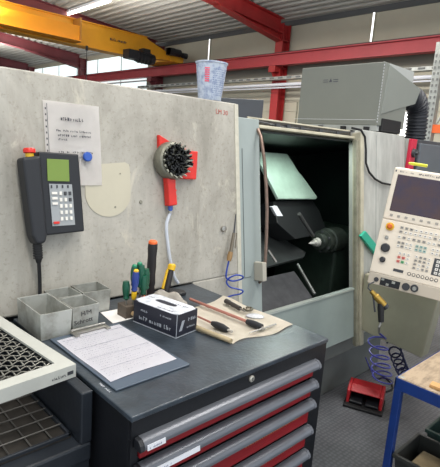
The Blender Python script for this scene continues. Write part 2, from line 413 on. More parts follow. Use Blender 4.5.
# ================================================================== LATHE
B = 1.489
TH = math.radians(8)
MT = Matrix.Translation((0, B, 1.0)) @ Matrix.Rotation(-TH, 4, 'X')     # machine front: local x, y into the machine, z up the slope
def S(z): return (z-1)/math.cos(TH)
lathe = thing('lathe', 'large grey and beige turning machine with open sliding door', 'machine', (2.1, 1.9, 0))
# left cover, slightly bent back at its left end, thin returned top edge
mb = MB()
prof = [(-.35, .16), (.50, .012), (.56, 0), (1.60, 0), (1.60, .1), (.56, .1), (.50, .11), (-.35, .26)]
mb.prism([(x_, y_, .002) for x_, y_ in prof], (0, 0, .798), MT)
mb.box(1.30, 1.60, 0, .1, -.5, .003, MT)
cover = obj('cover_panel', mb, M_cover, lathe, bevel=.006)
obj('cover_backing', MB().box(-.35, 1.55, 1.80, 2.6, 0, 1.72), dk_grey, lathe)
# raised edge trims and the pale worn patch
obj('edge_trim', MB().box(1.578, 1.603, -.004, .05, -.5, .797, MT), mat('edge_paint', (200, 196, 180), .5, var=.15, scale=30), lathe, bevel=.002)
pts = []
for k in range(26):
    a = PI+PI*k/25; pts.append((.905+.094*math.cos(a), -.002, .395+.085*math.sin(a)))
pts += [(1.002, -.002, .47), (.998, -.002, .505), (.98, -.002, .513), (.83, -.002, .50), (.813, -.002, .47)]
obj('worn_patch', MB().prism(pts, (0, .002, 0), MT), patch_m, lathe)
for (x_, z_, r_) in ((.957, .47, .003), (.93, .345, .004), (1.045, .36, .008)):
    obj('chip_mark', MB().lathe([(r_, 0), (r_*.8, .003)], MT @ frame((x_, -.001, z_), (1, 0, 0), (0, 0, 1)), 10), mat('chip_grey', (130, 128, 116), .6), lathe)
obj('lettering', text_mb('LM 30', .03, MT @ frame((1.46, -.001, S(1.735)), (1, 0, -.03), (0, 0, 1))), mat('faded_red_ink', (176, 104, 96), .7), lathe, label='faded red hand lettering')
# sliding door
mb = MB().box(1.60, 1.785, .03, .09, -.62, .748, MT)
door = obj('sliding_door', mb, machine_grey, lathe, bevel=.004)
mb = MB().box(1.655, 1.659, .028, .03, -.03, .60, MT).box(1.655, 1.70, .028, .03, -.034, -.03, MT)
obj('panel_seam', mb, mat('seam_dark', (104, 112, 112), .6), door)
hp = [(1.772, .03, .70), (1.768, .005, .66), (1.768, -.012, .56), (1.77, -.022, .42), (1.77, -.025, .30), (1.768, -.02, .16), (1.765, -.012, .04), (1.76, .0, -.05), (1.765, .03, -.07)]
obj('door_handle', MB().tube(hp, .0085, 10, MT), bronze, door, smooth=True)
obj('handle_bracket', MB().box(1.725, 1.755, -.03, .03, -.055, .04, MT), mat('bracket_tan', (176, 172, 160), .4), door, bevel=.004)
# door frame, track and lintel
obj('jamb', MB().box(2.655, 2.685, -.0, .025, -.62, .70, MT), cream_dirty, lathe, bevel=.004)
obj('jamb', MB().box(2.685, 2.725, -.012, .05, -.62, .745, MT), cream, lathe, bevel=.005)
mb = MB().box(1.785, 2.70, .03, .12, S(1.70), S(1.716), MT).box(1.775, 2.75, .1, .2, S(1.745), S(1.765), MT)
obj('door_track', mb, cream, lathe, bevel=.003)
mb = MB().box(1.785, 2.70, .07, .16, S(1.712), S(1.75), MT)
obj('lintel', mb, mat('lintel_shade', (66, 62, 54), .6, var=.6, scale=30), lathe)
for x_ in (1.93, 2.02, 2.14, 2.32, 2.5): obj('roller', MB().box(x_, x_+.03, .04, .07, S(1.718), S(1.735), MT), key_d, lathe)
obj('track_cable', MB().tube([(1.8, .05, S(1.735)), (2.0, .05, S(1.722)), (2.2, .05, S(1.728)), (2.5, .05, S(1.73)), (2.68, .03, S(1.745))], .004, 6, MT), key_d, lathe)
# sill, lower front and base
obj('sill_panel', MB().prism([(1.785, .02, -.245), (2.655, .02, -.235), (2.655, .02, -.56), (1.785, .02, -.56)], (0, .03, 0), MT), machine_sill, lathe, bevel=.004)
obj('sill_lip', MB().box(1.785, 2.655, .015, .055, -.25, -.240, MT), mat('lip_light', (176, 182, 176), .35, metal=.3), lathe)
mb = MB().box(1.62, 3.32, 1.50, 2.7, .30, .47); obj('lower_body', mb, mat('lower_grey', (120, 124, 120), .5, var=.15, scale=4), lathe, bevel=.006)
mb = MB().box(1.62, 3.32, 1.56, 2.7, 0, .30); obj('base', mb, mat('base_grey', (104, 108, 106), .55, var=.2, scale=5), lathe, bevel=.006)
# right-hand front, with its own return
obj('side_panel', MB().box(2.725, 3.31, .0, .10, -.55, .765, MT), side_light, lathe, bevel=.006)
obj('panel_seam', MB().box(2.895, 2.899, -.002, .0, -.5, .74, MT), mat('seam_soft', (150, 152, 150), .6), lathe)
# top and body behind
mb = MB().box(1.75, 3.32, 1.72, 2.7, 1.70, 1.745); obj('roof_panel', mb, cream_dirty, lathe)
# work chamber
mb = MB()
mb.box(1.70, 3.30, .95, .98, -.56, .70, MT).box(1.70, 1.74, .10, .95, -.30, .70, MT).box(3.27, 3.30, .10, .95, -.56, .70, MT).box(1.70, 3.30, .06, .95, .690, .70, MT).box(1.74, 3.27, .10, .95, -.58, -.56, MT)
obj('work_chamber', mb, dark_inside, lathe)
PTS = {}
def wp(px, py, n, p):
    """where the sight line of an image point meets a plane of the place"""
    d = fwd + rt*((px-220)/F) - up*((py-233.5)/F); o = V((0, 0, H)); n = V(n)
    return o+d*(n.dot(V(p)-o)/n.dot(d))
# slanted mint guard plate
n0 = (.1, -.85, .5); p0 = (2.2, 1.95, 1.42)
q = [wp(x_, y_, n0, p0) for x_, y_ in ((258, 153), (285, 155), (297, 174), (300, 177), (315, 198), (314, 200), (276, 200), (266, 180), (258, 165))]
obj('guard_plate', MB().prism(q, V(n0).normalized()*.02), mint, lathe, bevel=.003, label='slanted pale green guard plate')
q = [wp(x_, y_, n0, p0)-V(n0).normalized()*.02 for x_, y_ in ((276, 200), (315, 199), (322, 210), (330, 232), (298, 238), (280, 222))]
obj('turret_housing', MB().prism(q, (0, .16, -.05)), mat('turret_dark', (28, 30, 32), .5), lathe, bevel=.004)
n1 = (0, -.9, .4); p1 = (2.1, 1.72, 1.2)
q = [wp(x_, y_, n1, p1) for x_, y_ in ((272, 207), (277, 206), (283, 216), (277, 216))]
obj('tool_blade', MB().prism(q, (0, .02, 0)), label_w, lathe)
# chip guard plates at the bottom of the chamber
n2 = (.0, -.55, .83); p2 = (2.1, 1.75, .86)
q = [wp(x_, y_, n2, p2) for x_, y_ in ((258, 279), (294, 271), (297, 275), (313, 298), (290, 308), (258, 318))]
obj('chip_chute', MB().prism(q, V(n2)*-.02), dark_plate, lathe, bevel=.002)
n3 = (.0, -.55, .83); p3 = (2.1, 1.9, 1.0)
q = [wp(x_, y_, n3, p3) for x_, y_ in ((258, 232), (272, 232), (306, 252), (304, 257), (262, 268), (256, 268))]
obj('slide_cover', MB().prism(q, V(n3)*-.02), mat('slide_cover', (66, 70, 70), .35, metal=.3, var=.3, scale=10), lathe, bevel=.002)
a = wp(296, 267, n2, p2)+V((0, -.01, .02)); b2 = wp(313, 297, n2, p2)+V((0, -.01, .02))
obj('guide_rail', MB().tube([a, b2], .010, 8), mat('rail_grey', (90, 92, 90), .4, metal=.4), lathe, smooth=True)
a = wp(268, 250, n1, p1); b2 = wp(276, 262, n1, p1)
obj('coolant_nozzle', MB().tube([a, b2], .008, 8), steel, lathe, smooth=True)
# tailstock with live centre, pointing left along the machine axis
ax = V((-1, 0, 0)); c0 = wp(318, 242, (0, 1, 0), (0, 1.72, 0))
Mx = frame(c0+V((.02, 0, 0)), (0, 1, 0), (0, 0, 1)); Mx = frame(c0+V((.02, 0, 0)), (0, 0, 1), (0, 1, 0))   # local z = -x
tail = obj('tailstock', MB().lathe([(.085, -.20), (.085, -.08), (.075, -.075), (.075, -.02), (.055, -.015), (.055, .015), (.04, .025)], Mx, 28),
           mat('tailstock_metal', (60, 68, 62), .38, metal=.4, var=.5, scale=22), lathe, smooth=True)
obj('live_center', MB().lathe([(.03, .025), (.026, .05), (.016, .055), (.014, .085), (.001, .125)], Mx, 18), mat('center_tip', (205, 205, 198), .25, metal=.5), tail, smooth=True)
mb = MB()
for k in range(6):
    a_ = k*PI/3; mb.lathe([(.009, -.021), (.008, -.012)], Mx @ Matrix.Translation((.065*math.cos(a_), .065*math.sin(a_), 0)), 8)
obj('bolt', mb, key_d, tail)['kind'] = 'stuff'
q0 = wp(329, 245, (0, 1, 0), (0, 1.72, 0))
obj('tailstock_body', MB().box(q0.x+.03, 3.26, 1.68, 2.2, .5, q0.z+.06), mat('tail_body', (40, 54, 46), .4, var=.4, scale=12), lathe, bevel=.02)
a = wp(299, 214, (0, 1, 0), (0, 1.70, 0)); b2 = wp(313, 236, (0, 1, 0), (0, 1.70, 0))
obj('coolant_pipe', MB().tube([a, b2], .012, 10).tube([a+V((.03, .02, 0)), b2+V((.03, .02, 0))], .008, 10), mat('pipe_dark', (74, 74, 74), .4, metal=.4), lathe, smooth=True)
# dark housing standing behind the door top
mb = MB().prism([(1.55, 1.70, 1.70), (1.895, 1.70, 1.70), (1.895, 1.70, 1.845), (1.55, 1.70, 1.818)], (0, .35, 0))
obj('top_housing', mb, dk_grey, lathe, bevel=.004)
# cream apron hanging under the control pendant
obj('apron_plate', MB().prism([(2.70, 1.44, .49), (2.70, 1.01, .45), (2.70, .965, .86), (2.70, 1.44, .86)], (.10, 0, 0)), mat('apron_cream', (168, 164, 142), .45, var=.12, scale=5), lathe, bevel=.008)
obj('apron_bracket', MB().box(2.8, 2.86, 1.1, 1.5, .5, .85), mat('apron_shade', (120, 118, 104), .5), lathe)
# black cable down the light panel
cab = [wp(x_, y_, MT.to_3x3() @ V((0, -1, 0)), MT @ V((0, -.015, 0))) for x_, y_ in ((352, 128), (361, 130), (365, 137), (366, 150), (366, 163), (369, 172), (375, 179), (382, 183), (392, 185))]
obj('cable', MB().tube(cab, .007, 8), black_rubber, lathe, smooth=True)

# dark control cabinet further along
t = thing('electrical_enclosure', 'dark grey enclosure with a red switch plate behind the control pendant', 'cabinet', (3.9, 1.8, 0))
obj('body', MB().box(3.43, 4.3, 1.56, 1.9, .48, 1.742), dk_grey, t, bevel=.01)
obj('door', MB().box(3.455, 4.27, 1.535, 1.56, .5, 1.715), mat('enclosure_door', (92, 99, 106), .4, var=.08, scale=4), t, bevel=.008)
sp = obj('switch_plate', MB().box(3.325, 3.41, 1.545, 1.57, 1.50, 1.738), mat('switch_red', (200, 36, 66), .45), t, bevel=.003)
obj('rotary_switch', MB().lathe([(.032, 0), (.030, .02), (.014, .022), (.012, .04)], frame((3.37, 1.545, 1.64), (1, 0, 0), (0, 0, 1)), 18), key_d, sp, smooth=True)
obj('mounting_post', MB().box(3.33, 3.43, 1.57, 1.7, .48, 1.74), side_light, t)

# extraction unit on top of the lathe
t = thing('extraction_unit', 'grey box-shaped air extraction unit on top of the lathe', 'extractor', (3.2, 1.9, 1.745))
obj('housing', MB().box(2.95, 3.32, 1.62, 2.29, 1.80, 2.205), ext_grey, t, bevel=.004)
obj('hood', MB().prism([(3.0, 1.615, 2.195), (3.50, 1.615, 2.10), (3.44, 1.615, 1.99), (2.97, 1.615, 1.875)], (0, .3, 0)), mat('hood_grey', (126, 130, 124), .5, var=.05, scale=3), t, bevel=.003)
obj('lit_side', MB().box(3.0, 3.36, 1.618, 2.2, 2.10, 2.202), ext_light, t)  # lit side of the housing, its brightness put into the paler colour
obj('base_frame', MB().box(2.955, 3.3, 1.63, 2.32, 1.765, 1.80), ext_light, t)
for y in (1.68, 1.86, 2.05, 2.22): obj('foot', MB().box(2.935, 2.955, y, y+.035, 1.765, 1.79), black_rubber, t)
obj('plinth', MB().box(2.97, 3.28, 1.64, 2.2, 1.746, 1.765), black_rubber, t)
mb = MB()
for k in range(20): mb.box(2.9485, 2.951, 1.625, 1.629, 1.82+k*.019, 1.829+k*.019)
mb.box(2.9485, 2.95, 1.64, 2.32, 1.835, 1.837)
obj('perforated_seam', mb, label_w, t)
M = frame((2.9495, 2.08, 2.09), (0, -1, 0), (0, 0, 1)); mb = MB()
for x0, x1, y in ((-.01, .03, .018), (-.01, .03, .004), (.075, .115, .018), (.075, .115, .004)): mb.box(x0, x1, y, y+.004, 0, .001, M)
mb.prism([(.04, .005, 0), (.065, .005, 0), (.053, .03, 0)], (0, 0, .001), M)
obj('emblem', mb, ink, t)
obj('filter_box', MB().box(2.99, 3.26, 1.61, 1.9, 1.765, 1.85), black_rubber, t, bevel=.004)
mb = MB(); cx_, cy_ = 3.47, 1.72
pth = [(3.44, cy_, 2.02), (3.53, cy_-.01, 2.055), (3.61, cy_-.02, 2.04), (3.67, cy_-.02, 1.98), (3.69, cy_-.02, 1.90), (3.70, cy_-.02, 1.82), (3.70, cy_-.02, 1.745)]
def dense(P, n):
    P = [V(p) for p in P]; out = []
    for i in range(len(P)-1):
        p0_, p1_, p2_, p3_ = P[max(i-1, 0)], P[i], P[i+1], P[min(i+2, len(P)-1)]
        for k in range(n):
            t_ = k/n; out.append(.5*((2*p1_)+(-p0_+p2_)*t_+(2*p0_-5*p1_+4*p2_-p3_)*t_*t_+(-p0_+3*p1_-3*p2_+p3_)*t_**3))
    return out+[P[-1]]
P = dense(pth, 12)
obj('duct_hose', MB().tube(P, [(.082 if i % 4 < 2 else .070) for i in range(len(P))], 22), hose_black, t, smooth=True, label='black corrugated duct hose')

# ------------------------------------------------------------------ control pendant
e = V((.35, -.94, 0)).normalized(); nf = V((-.94, -.35, 0)).normalized()    # right, and towards the operator
P0 = V((2.315, 1.145, 1.552)); W_ = .40
t = thing('control_pendant', 'cream machine control panel with dark screen and rows of keys', 'control panel', (2.4, 1.0, .9))
up_s = (V((-.035, -.012, -.264)))          # top of screen face to its bottom
dn = V((-.055, -.02, -.275))
RR = Matrix.Rotation(math.radians(-4.5), 3, nf); e = RR @ e; up_s = RR @ up_s; dn = RR @ dn; LO = RR @ V((-.004, -.002, -.062))
pA = P0; pB = P0+up_s; pC = pB+dn; pD = pC+LO
def slab(mb, a, b, back_a, back_b, w0=0, w1=W_):
    mb.hexa([a+e*w0, a+e*w1, a+e*w1-nf*back_a, a+e*w0-nf*back_a, b+e*w0, b+e*w1, b+e*w1-nf*back_b, b+e*w0-nf*back_b])
mb = MB(); slab(mb, pA, pB, .09, .13); obj('screen_housing', mb, pend_m, t, bevel=.006)
mb = MB(); slab(mb, pB+V((0, 0, -.001)), pC, .13, .06); kb = obj('keyboard_housing', mb, pend_m, t, bevel=.004)
mb = MB(); slab(mb, pC, pD, .10, .10); obj('connector_housing', mb, mat('pendant_lower', (196, 186, 170), .45), t, bevel=.004)
Ms = frame(pA, e, -up_s)     # origin top left of screen face; x right, y up, z out
if (Ms.to_3x3() @ V((0, 0, 1))).dot(nf) < 0: raise Exception('flip')
scr = obj('screen', MB().box(.022, .36, -.250+.028, -.032, -.004, .002, Ms), lcd_dark, t, bevel=.003)
mb = MB(); strokes(mb, Ms, .03, .06, -.021, .008); strokes(mb, Ms, .075, .1, -.021, .008); strokes(mb, Ms, .12, .19, -.022, .012, dens=1); strokes(mb, Ms, .2, .36, -.022, .012, dens=1)
mb.box(.007, .013, -.022, -.012, 0, .001, Ms)
obj('lettering', mb, ink, t)
for k in range(9): obj('soft_key', MB().box(.03+k*.036, .044+k*.036, -.247, -.236, 0, .004, Ms), key_g, t, bevel=.001)
Mk = frame(pB, e, -dn)
es = obj('emergency_stop', MB().lathe([(.021, 0), (.021, .004)], Mk @ Matrix.Translation((.045, -.035, 0)), 24), yellow_p, kb)
obj('button_cap', MB().lathe([(.008, .004), (.008, .012), (.0135, .014), (.0135, .022), (.009, .026)], Mk @ Matrix.Translation((.045, -.035, 0)), 20), mat('stop_orange', (206, 100, 30), .4), es, smooth=True)
obj('key_switch', MB().lathe([(.010, 0), (.009, .008), (.005, .009)], Mk @ Matrix.Translation((.042, -.092, 0)), 16), steel, kb, smooth=True)
obj('override_knob', MB().lathe([(.023, 0), (.022, .014), (.018, .018), (.001, .018)], Mk @ Matrix.Translation((.048, -.145, 0)), 24), mat('knob_black', (40, 40, 44), .4), kb, smooth=True, label='large black rotary knob')
obj('override_knob', MB().lathe([(.015, 0), (.014, .014), (.010, .018), (.001, .018)], Mk @ Matrix.Translation((.048, -.208, 0)), 24), mat('knob_black', (40, 40, 44), .4), kb, smooth=True, label='small black rotary knob')
tints = [key_w, key_g, mat('key_teal', (150, 180, 172), .45), mat('key_red', (205, 96, 84), .45), mat('key_green', (70, 160, 100), .45), mat('key_yellow', (220, 200, 100), .45)]
keys = []
def keyblock(x0, y0, nx, ny, dx, dy, w, h, mi=None, skip=()):
    for j in range(ny):
        for i in range(nx):
            if (i, j) not in skip: keys.append((x0+i*dx, y0-j*dy, w, h, mi))
keyblock(.095, -.022, 12, 2, .023, .021, .015, .012)
keyblock(.093, -.070, 9, 1, .0235, .02, .015, .012)
keyblock(.098, -.098, 4, 2, .019, .018, .014, .012)
keyblock(.185, -.098, 3, 2, .019, .018, .014, .012, 2)
keyblock(.26, -.098, 4, 2, .02, .018, .014, .012)
keyblock(.115, -.150, 3, 3, .021, .021, .014, .012, None)
keyblock(.195, -.150, 4, 4, .02, .019, .013, .011)
keyblock(.295, -.150, 4, 4, .021, .019, .015, .013, 0)
for i, (x_, y_, w, h, mi) in enumerate(keys[:98]):
    m = tints[mi] if mi is not None else random.choice(tints[:2])
    if (abs(x_-.136) < .012 and y_ < -.16): m = tints[3 if y_ > -.18 else 4]
    if abs(x_-.115) < .002 and y_ < -.16: m = tints[3]
    o = obj('key', MB().box(x_, x_+w, y_-h, y_, 0, .004, Mk), m, kb)
mb = MB()
for i, (x_, y_, w, h, mi) in enumerate(keys): mb.box(x_+w*.25, x_+w*.75, y_-h*.62, y_-h*.35, .004, .0046, Mk)
mb2 = MB().box(.283, .375, -.226, -.142, 0, .001, Mk); obj('key_field', mb2, key_d, kb)
obj('key_symbols', mb, ink, kb)['kind'] = 'stuff'
obj('nameplate', MB().box(.11, .158, -.252, -.238, 0, .002, Mk), key_d, kb)
for k in range(7):
    a0 = Mk @ Matrix.Translation((.187+k*.021, -.247, 0))
    obj('round_key', MB().lathe([(.0085, 0), (.0085, .003)], a0, 12), key_d, kb); 
    obj('round_key', MB().lathe([(.0055, .003), (.0055, .005)], a0, 12), pend_m, kb)
Mc = frame(pC, e, -LO)
obj('port', MB().lathe([(.012, 0), (.012, .004)], Mc @ Matrix.Translation((.042, -.034, 0)), 16), key_d, t)
po = obj('port_panel', MB().box(.062, .158, -.056, -.018, 0, .003, Mc), dark_plastic, t)
obj('port_cover', MB().box(.066, .08, -.030, -.020, .003, .006, Mc).box(.118, .134, -.034, -.022, .003, .006, Mc).box(.092, .106, -.052, -.04, .003, .008, Mc), galv, po)
obj('round_socket', MB().lathe([(.019, 0), (.019, .005), (.014, .005)], Mc @ Matrix.Translation((.187, -.033, 0)), 20), key_d, t)
rs = obj('round_socket', MB().lathe([(.019, 0), (.019, .005), (.014, .005)], Mc @ Matrix.Translation((.227, -.030, 0)), 20), key_d, t)
obj('socket_plug', MB().lathe([(.010, .005), (.009, .02)], Mc @ Matrix.Translation((.227, -.030, 0)), 14), galv, rs)
obj('support_arm', MB().box(2.46, 3.75, .80, .86, 1.16, 1.24).box(3.69, 3.75, .86, 1.535, 1.16, 1.24), pend_m, t, bevel=.006)

mk = wp(418, 164.5, nf, P0-nf*.03)
tag(obj('marker_pen', MB().tube([mk-e*.045, mk-e*.03, mk+e*.045], [.005, .008, .008], 10), mat('marker_yellow', (200, 200, 50), .4), smooth=True), 'yellow green marker pen lying on top of the control pendant', 'marker')
# green squeegee tucked behind the pendant
t = thing('squeegee', 'teal plastic squeegee stuck on the light lathe front beside the control pendant', 'squeegee', (2.75, 1.42, 1.1))
nM = MT.to_3x3() @ V((0, -1, 0))
q = [wp(x_, y_, nM, MT @ V((0, -.03, 0))) for x_, y_ in ((361, 236), (366, 231), (381, 250), (377, 256))]
obj('blade', MB().prism(q, nM*-.02), teal_p, t, bevel=.003)
c_ = wp(379, 254, nM, MT @ V((0, -.02, 0)))
obj('grip', MB().tube([c_, c_+V((.10, -.01, -.10))], .012, 10), teal_p, t)

# ------------------------------------------------------------------ things on the left cover
def LM(x, z, d=0): return MT @ V((x, -d, S(z)))       # point on the machine front, d outwards
Mf = MT @ frame((0, 0, 0), (1, 0, 0), (0, 0, 1))      # x right, y up the slope, z outwards
def F2(x, z, d=0, rot=0): return Mf @ Matrix.Translation((x, S(z), d)) @ Matrix.Rotation(rot, 4, 'Z')
t = thing('paper_note', 'white sheet with faint printed lines held by the blue magnet', 'paper', LM(.77, 1.42, .002))
bm = MB(); nx, ny = 10, 12; G = []
for j in range(ny+1):
    row = []
    for i in range(nx+1):
        u, v = i/nx, j/ny
        z = .003+.0025*math.sin(u*6+v*3)+.004*(1-abs(u-.8))*(1-v)**2
        row.append(bm.bm.verts.new(F2(.672, 1.703) @ V((u*.206, -v*.283, z))))
    G.append(row)
for j in range(ny):
    for i in range(nx): bm.bm.faces.new((G[j][i], G[j+1][i], G[j+1][i+1], G[j][i+1]))
bmesh.ops.solidify(bm.bm, geom=bm.bm.faces[:], thickness=.0008)
obj('sheet', bm, paper, t, smooth=True)
mb = MB(); Mp = F2(.672, 1.703, .0085)
strokes(mb, Mp, .058, .16, -.062, .012); strokes(mb, Mp, .04, .168, -.10, .008); strokes(mb, Mp, .045, .17, -.116, .008); strokes(mb, Mp, .045, .075, -.13, .008)
strokes(mb, Mp, .045, .17, -.172, .009); strokes(mb, Mp, .045, .14, -.188, .009)
for k in range(12): mb.box(.004, .008, -.03-k*.02, -.024-k*.02, 0, .0006, Mp)
mb.box(.0105, .0118, -.275, -.01, 0, .0006, Mp)
obj('lettering', mb, ink, t)
tag(obj('magnet', MB().lathe([(.016, .0), (.017, .004), (.017, .010), (.014, .013)], F2(.818, 1.522, .01), 28), blue, smooth=True),
    'round blue magnet holding the white sheet on the lathe cover', 'magnet')

# handheld terminal
t = thing('handheld_terminal', 'black handheld control with green display and key pad on the lathe cover', 'handheld control', LM(.70, 1.27, .02))
Mh = F2(.600, 1.530, .010)
body = MB(); body.prism([(.028, 0, 0), (.166, -.004, 0), (.174, -.268, 0), (.036, -.272, 0)], (0, 0, .045), Mh)
bo = obj('housing', body, dark_plastic, t, bevel=.005)
obj('display', MB().box(.053, .128, -.094, -.022, .045, .048, Mh @ Matrix.Rotation(-.02, 4, 'Z')), lcd_green, t, bevel=.001)
kp = obj('keypad', MB().prism([(.055, -.104, .045), (.134, -.106, .045), (.138, -.243, .045), (.059, -.243, .045)], (0, 0, .003), Mh), pad_plate, t)
for k in range(4): obj('key', MB().box(.06+k*.019, .064+k*.019, -.118, -.108, .048, .051, Mh), key_d, kp)
for k in range(3): obj('key', MB().box(.061, .08, -.139-k*.017, -.131-k*.017, .048, .052, Mh), key_w, kp, bevel=.001)
for i in range(3):
    for j in range(5):
        m = key_d if (i, j) in ((1, 0), (2, 0), (2, 1)) else key_w
        obj('key', MB().box(.087+i*.0165, .096+i*.0165, -.142-j*.021, -.130-j*.021, .048, .052, Mh), m, kp, bevel=.001)
obj('key', MB().box(.062, .082, -.236, -.228, .048, .053, Mh), red, kp, bevel=.001, label='red key')
gr = MB().prism([(-.03, -.022, 0), (.028, -.014, 0), (.036, -.272, 0), (.03, -.295, 0), (.0, -.30, 0), (-.012, -.27, 0)], (0, 0, .06), Mh)
obj('side_grip', gr, mat('grip_black', (30, 32, 37), .5), t, bevel=.010, seg=3)
es = obj('emergency_stop', MB().lathe([(.013, 0), (.013, .012), (.01, .014)], Mh @ frame((.004, -.018, .03), (1, 0, 0), (0, 0, -1)), 18), yellow_p, t, smooth=True)
obj('button_cap', MB().lathe([(.011, .010), (.019, .014), (.019, .024), (.016, .028)], Mh @ frame((.004, -.018, .03), (1, 0, 0), (0, 0, -1)), 20), red, es, smooth=True)
mb = MB(); mb.tube([Mh @ V((.012, -.295, .03)), Mh @ V((.014, -.345, .03)), Mh @ V((.014, -.36, .028))], [.014, .012, .008], 14)
for k in range(6): mb.tube([Mh @ V((.0125, -.302-k*.008, .03)), Mh @ V((.0125, -.306-k*.008, .03))], .0155, 14)
obj('cable_gland', mb, black_rubber, t, smooth=True)
cb = dense([Mh @ V((.014, -.355, .03)), Mh @ V((.018, -.40, .02)), Mh @ V((.02, -.44, .012)), Mh @ V((.018, -.50, .01)), Mh @ V((.015, -.55, .008))], 5)
obj('cable', MB().tube(cb, .0065, 8), black_rubber, t, smooth=True)
mb = MB().lathe([(.0035, 0), (.0035, .002)], F2(.66, 1.4, .0), 10); mb.box(.045, .06, -.2, -.1, -.012, 0, Mh).box(.10, .12, -.2, -.1, -.012, 0, Mh)
obj('wall_clip', mb, dark_plastic, t)

# red-handled pneumatic brush
t = thing('cleaning_brush', 'round black bristle brush tool with red handle and holder on the lathe cover', 'brush tool', LM(1.23, 1.5, .03))
Mr = F2(1.222, 1.523, 0)
obj('holder_plate', MB().prism([(-.090, .098, 0), (-.03, .07, 0), (.07, .04, 0), (.112, .040, 0), (.098, -.080, 0), (.03, -.078, 0), (-.06, -.06, 0), (-.09, -.02, 0)], (0, 0, .02), Mr), red, t, bevel=.004)
obj('housing', MB().lathe([(.070, .015), (.077, .03), (.077, .052), (.072, .064), (.064, .068), (.05, .055)], Mr @ Matrix.Translation((-.042, -.006, -.01)), 36), mat('brush_ring', (132, 130, 116), .4, metal=.4, var=.4, scale=25), t, smooth=True)
mb = MB()
for k in range(170):
    a_ = random.uniform(0, 2*PI); r_ = .064*math.sqrt(random.random()); p_ = V((-.026+r_*math.cos(a_), -.006+r_*math.sin(a_), .05))
    q_ = p_+V((math.cos(a_)*random.uniform(-.004, .006), math.sin(a_)*random.uniform(-.004, .006), random.uniform(.016, .024)))
    mb.tube([Mr @ p_, Mr @ q_], [.0045, .0034], 5)
obj('bristles', mb, mat('bristle_black', (12, 13, 15), .4), t)['kind'] = 'stuff'
mb = MB()
for k in range(18):
    a_ = k*PI/9; mb.tube([Mr @ V((-.042+.06*math.cos(a_), -.006+.06*math.sin(a_), .062)), Mr @ V((-.039+.072*math.cos(a_), -.006+.072*math.sin(a_), .078))], [.0045, .003], 6)
obj('rim_bristles', mb, mat('bristle_grey', (150, 150, 138), .5), t)
mb = MB(); mb.prism([(-.075, -.04, .008), (-.03, -.06, .008), (-.032, -.11, .008), (-.026, -.185, .008), (-.068, -.188, .008), (-.07, -.12, .008)], (0, 0, .035), Mr)
for k in range(3): mb.tube([Mr @ V((-.03, -.12-k*.024, .025)), Mr @ V((-.03, -.13-k*.024, .025))], .012, 10)
obj('handle', mb, red, t, bevel=.007, seg=3)
hb = Mr @ V((-.047, -.185, .02))
obj('hose_fitting', MB().tube([hb, Mr @ V((-.047, -.205, .02))], .010, 12).tube([Mr @ V((-.047, -.20, .02)), Mr @ V((-.047, -.21, .02))], .007, 12), blue, t, smooth=True)
obj('steel_ring', MB().tube([Mr @ V((-.047, -.208, .02)), Mr @ V((-.047, -.218, .02))], .011, 12), steel, t, smooth=True)
nM = MT.to_3x3() @ V((0, -1, 0))
def lp(px, py, d): return wp(px, py, nM, MT @ V((0, -d, 0)))
hz = dense([Mr @ V((-.047, -.215, .02)), lp(166.5, 225, .02), lp(168, 245, .02), lp(170.5, 262, .018), lp(174, 276, .016), lp(178, 283, .012)], 6)
obj('hose', MB().tube(hz, .0070, 10), hose_clear, t, smooth=True, label='clear air hose')
# grey cylindrical shadowed side of the holder
# blow gun with blue coil
t = thing('blow_gun', 'slim metal air blow gun with blue coiled hose hanging on the beige cover', 'blow gun', LM(1.53, 1.03, .02))
obj('hook_magnet', MB().lathe([(.014, 0), (.014, .012), (.009, .014)], F2(1.487, 1.222, 0), 18), steel, t, smooth=True)
g0 = LM(1.555, 1.285, .02); g1 = LM(1.538, 1.20, .022); g2 = LM(1.512, 1.115, .024); g3 = LM(1.498, 1.075, .024)
obj('nozzle', MB().tube([g0, g1], [.0025, .004], 8), key_d, t, smooth=True)
obj('body', MB().tube([g1, g2], [.0075, .0085], 10).tube([LM(1.548, 1.2, .03), LM(1.53, 1.13, .035)], .003, 6), mat('gun_metal', (120, 112, 98), .35, metal=.6), t, smooth=True)
obj('grip', MB().tube([g2, LM(1.505, 1.095, .024), g3], [.011, .0125, .010], 12), mat('gun_tan', (150, 118, 76), .4), t, smooth=True)
def lp(px, py, d): return wp(px, py, nM, MT @ V((0, -d, 0)))
cp = [g3]+[lp(*q_) for q_ in ((226, 276, .02), (229, 280, .02), (234, 281, .03), (241.5, 279, .05), (243, 276.5, .06), (237, 275, .05), (230, 277.5, .03), (226.5, 282, .02), (230, 287, .03), (237.5, 289, .05), (243, 291, .06), (240, 294, .05), (233, 295.3, .03), (227, 297.5, .02))]
obj('coiled_hose', MB().tube(dense(cp, 5), .0038, 8), hose_blue, t, smooth=True, label='bright blue coiled hose')
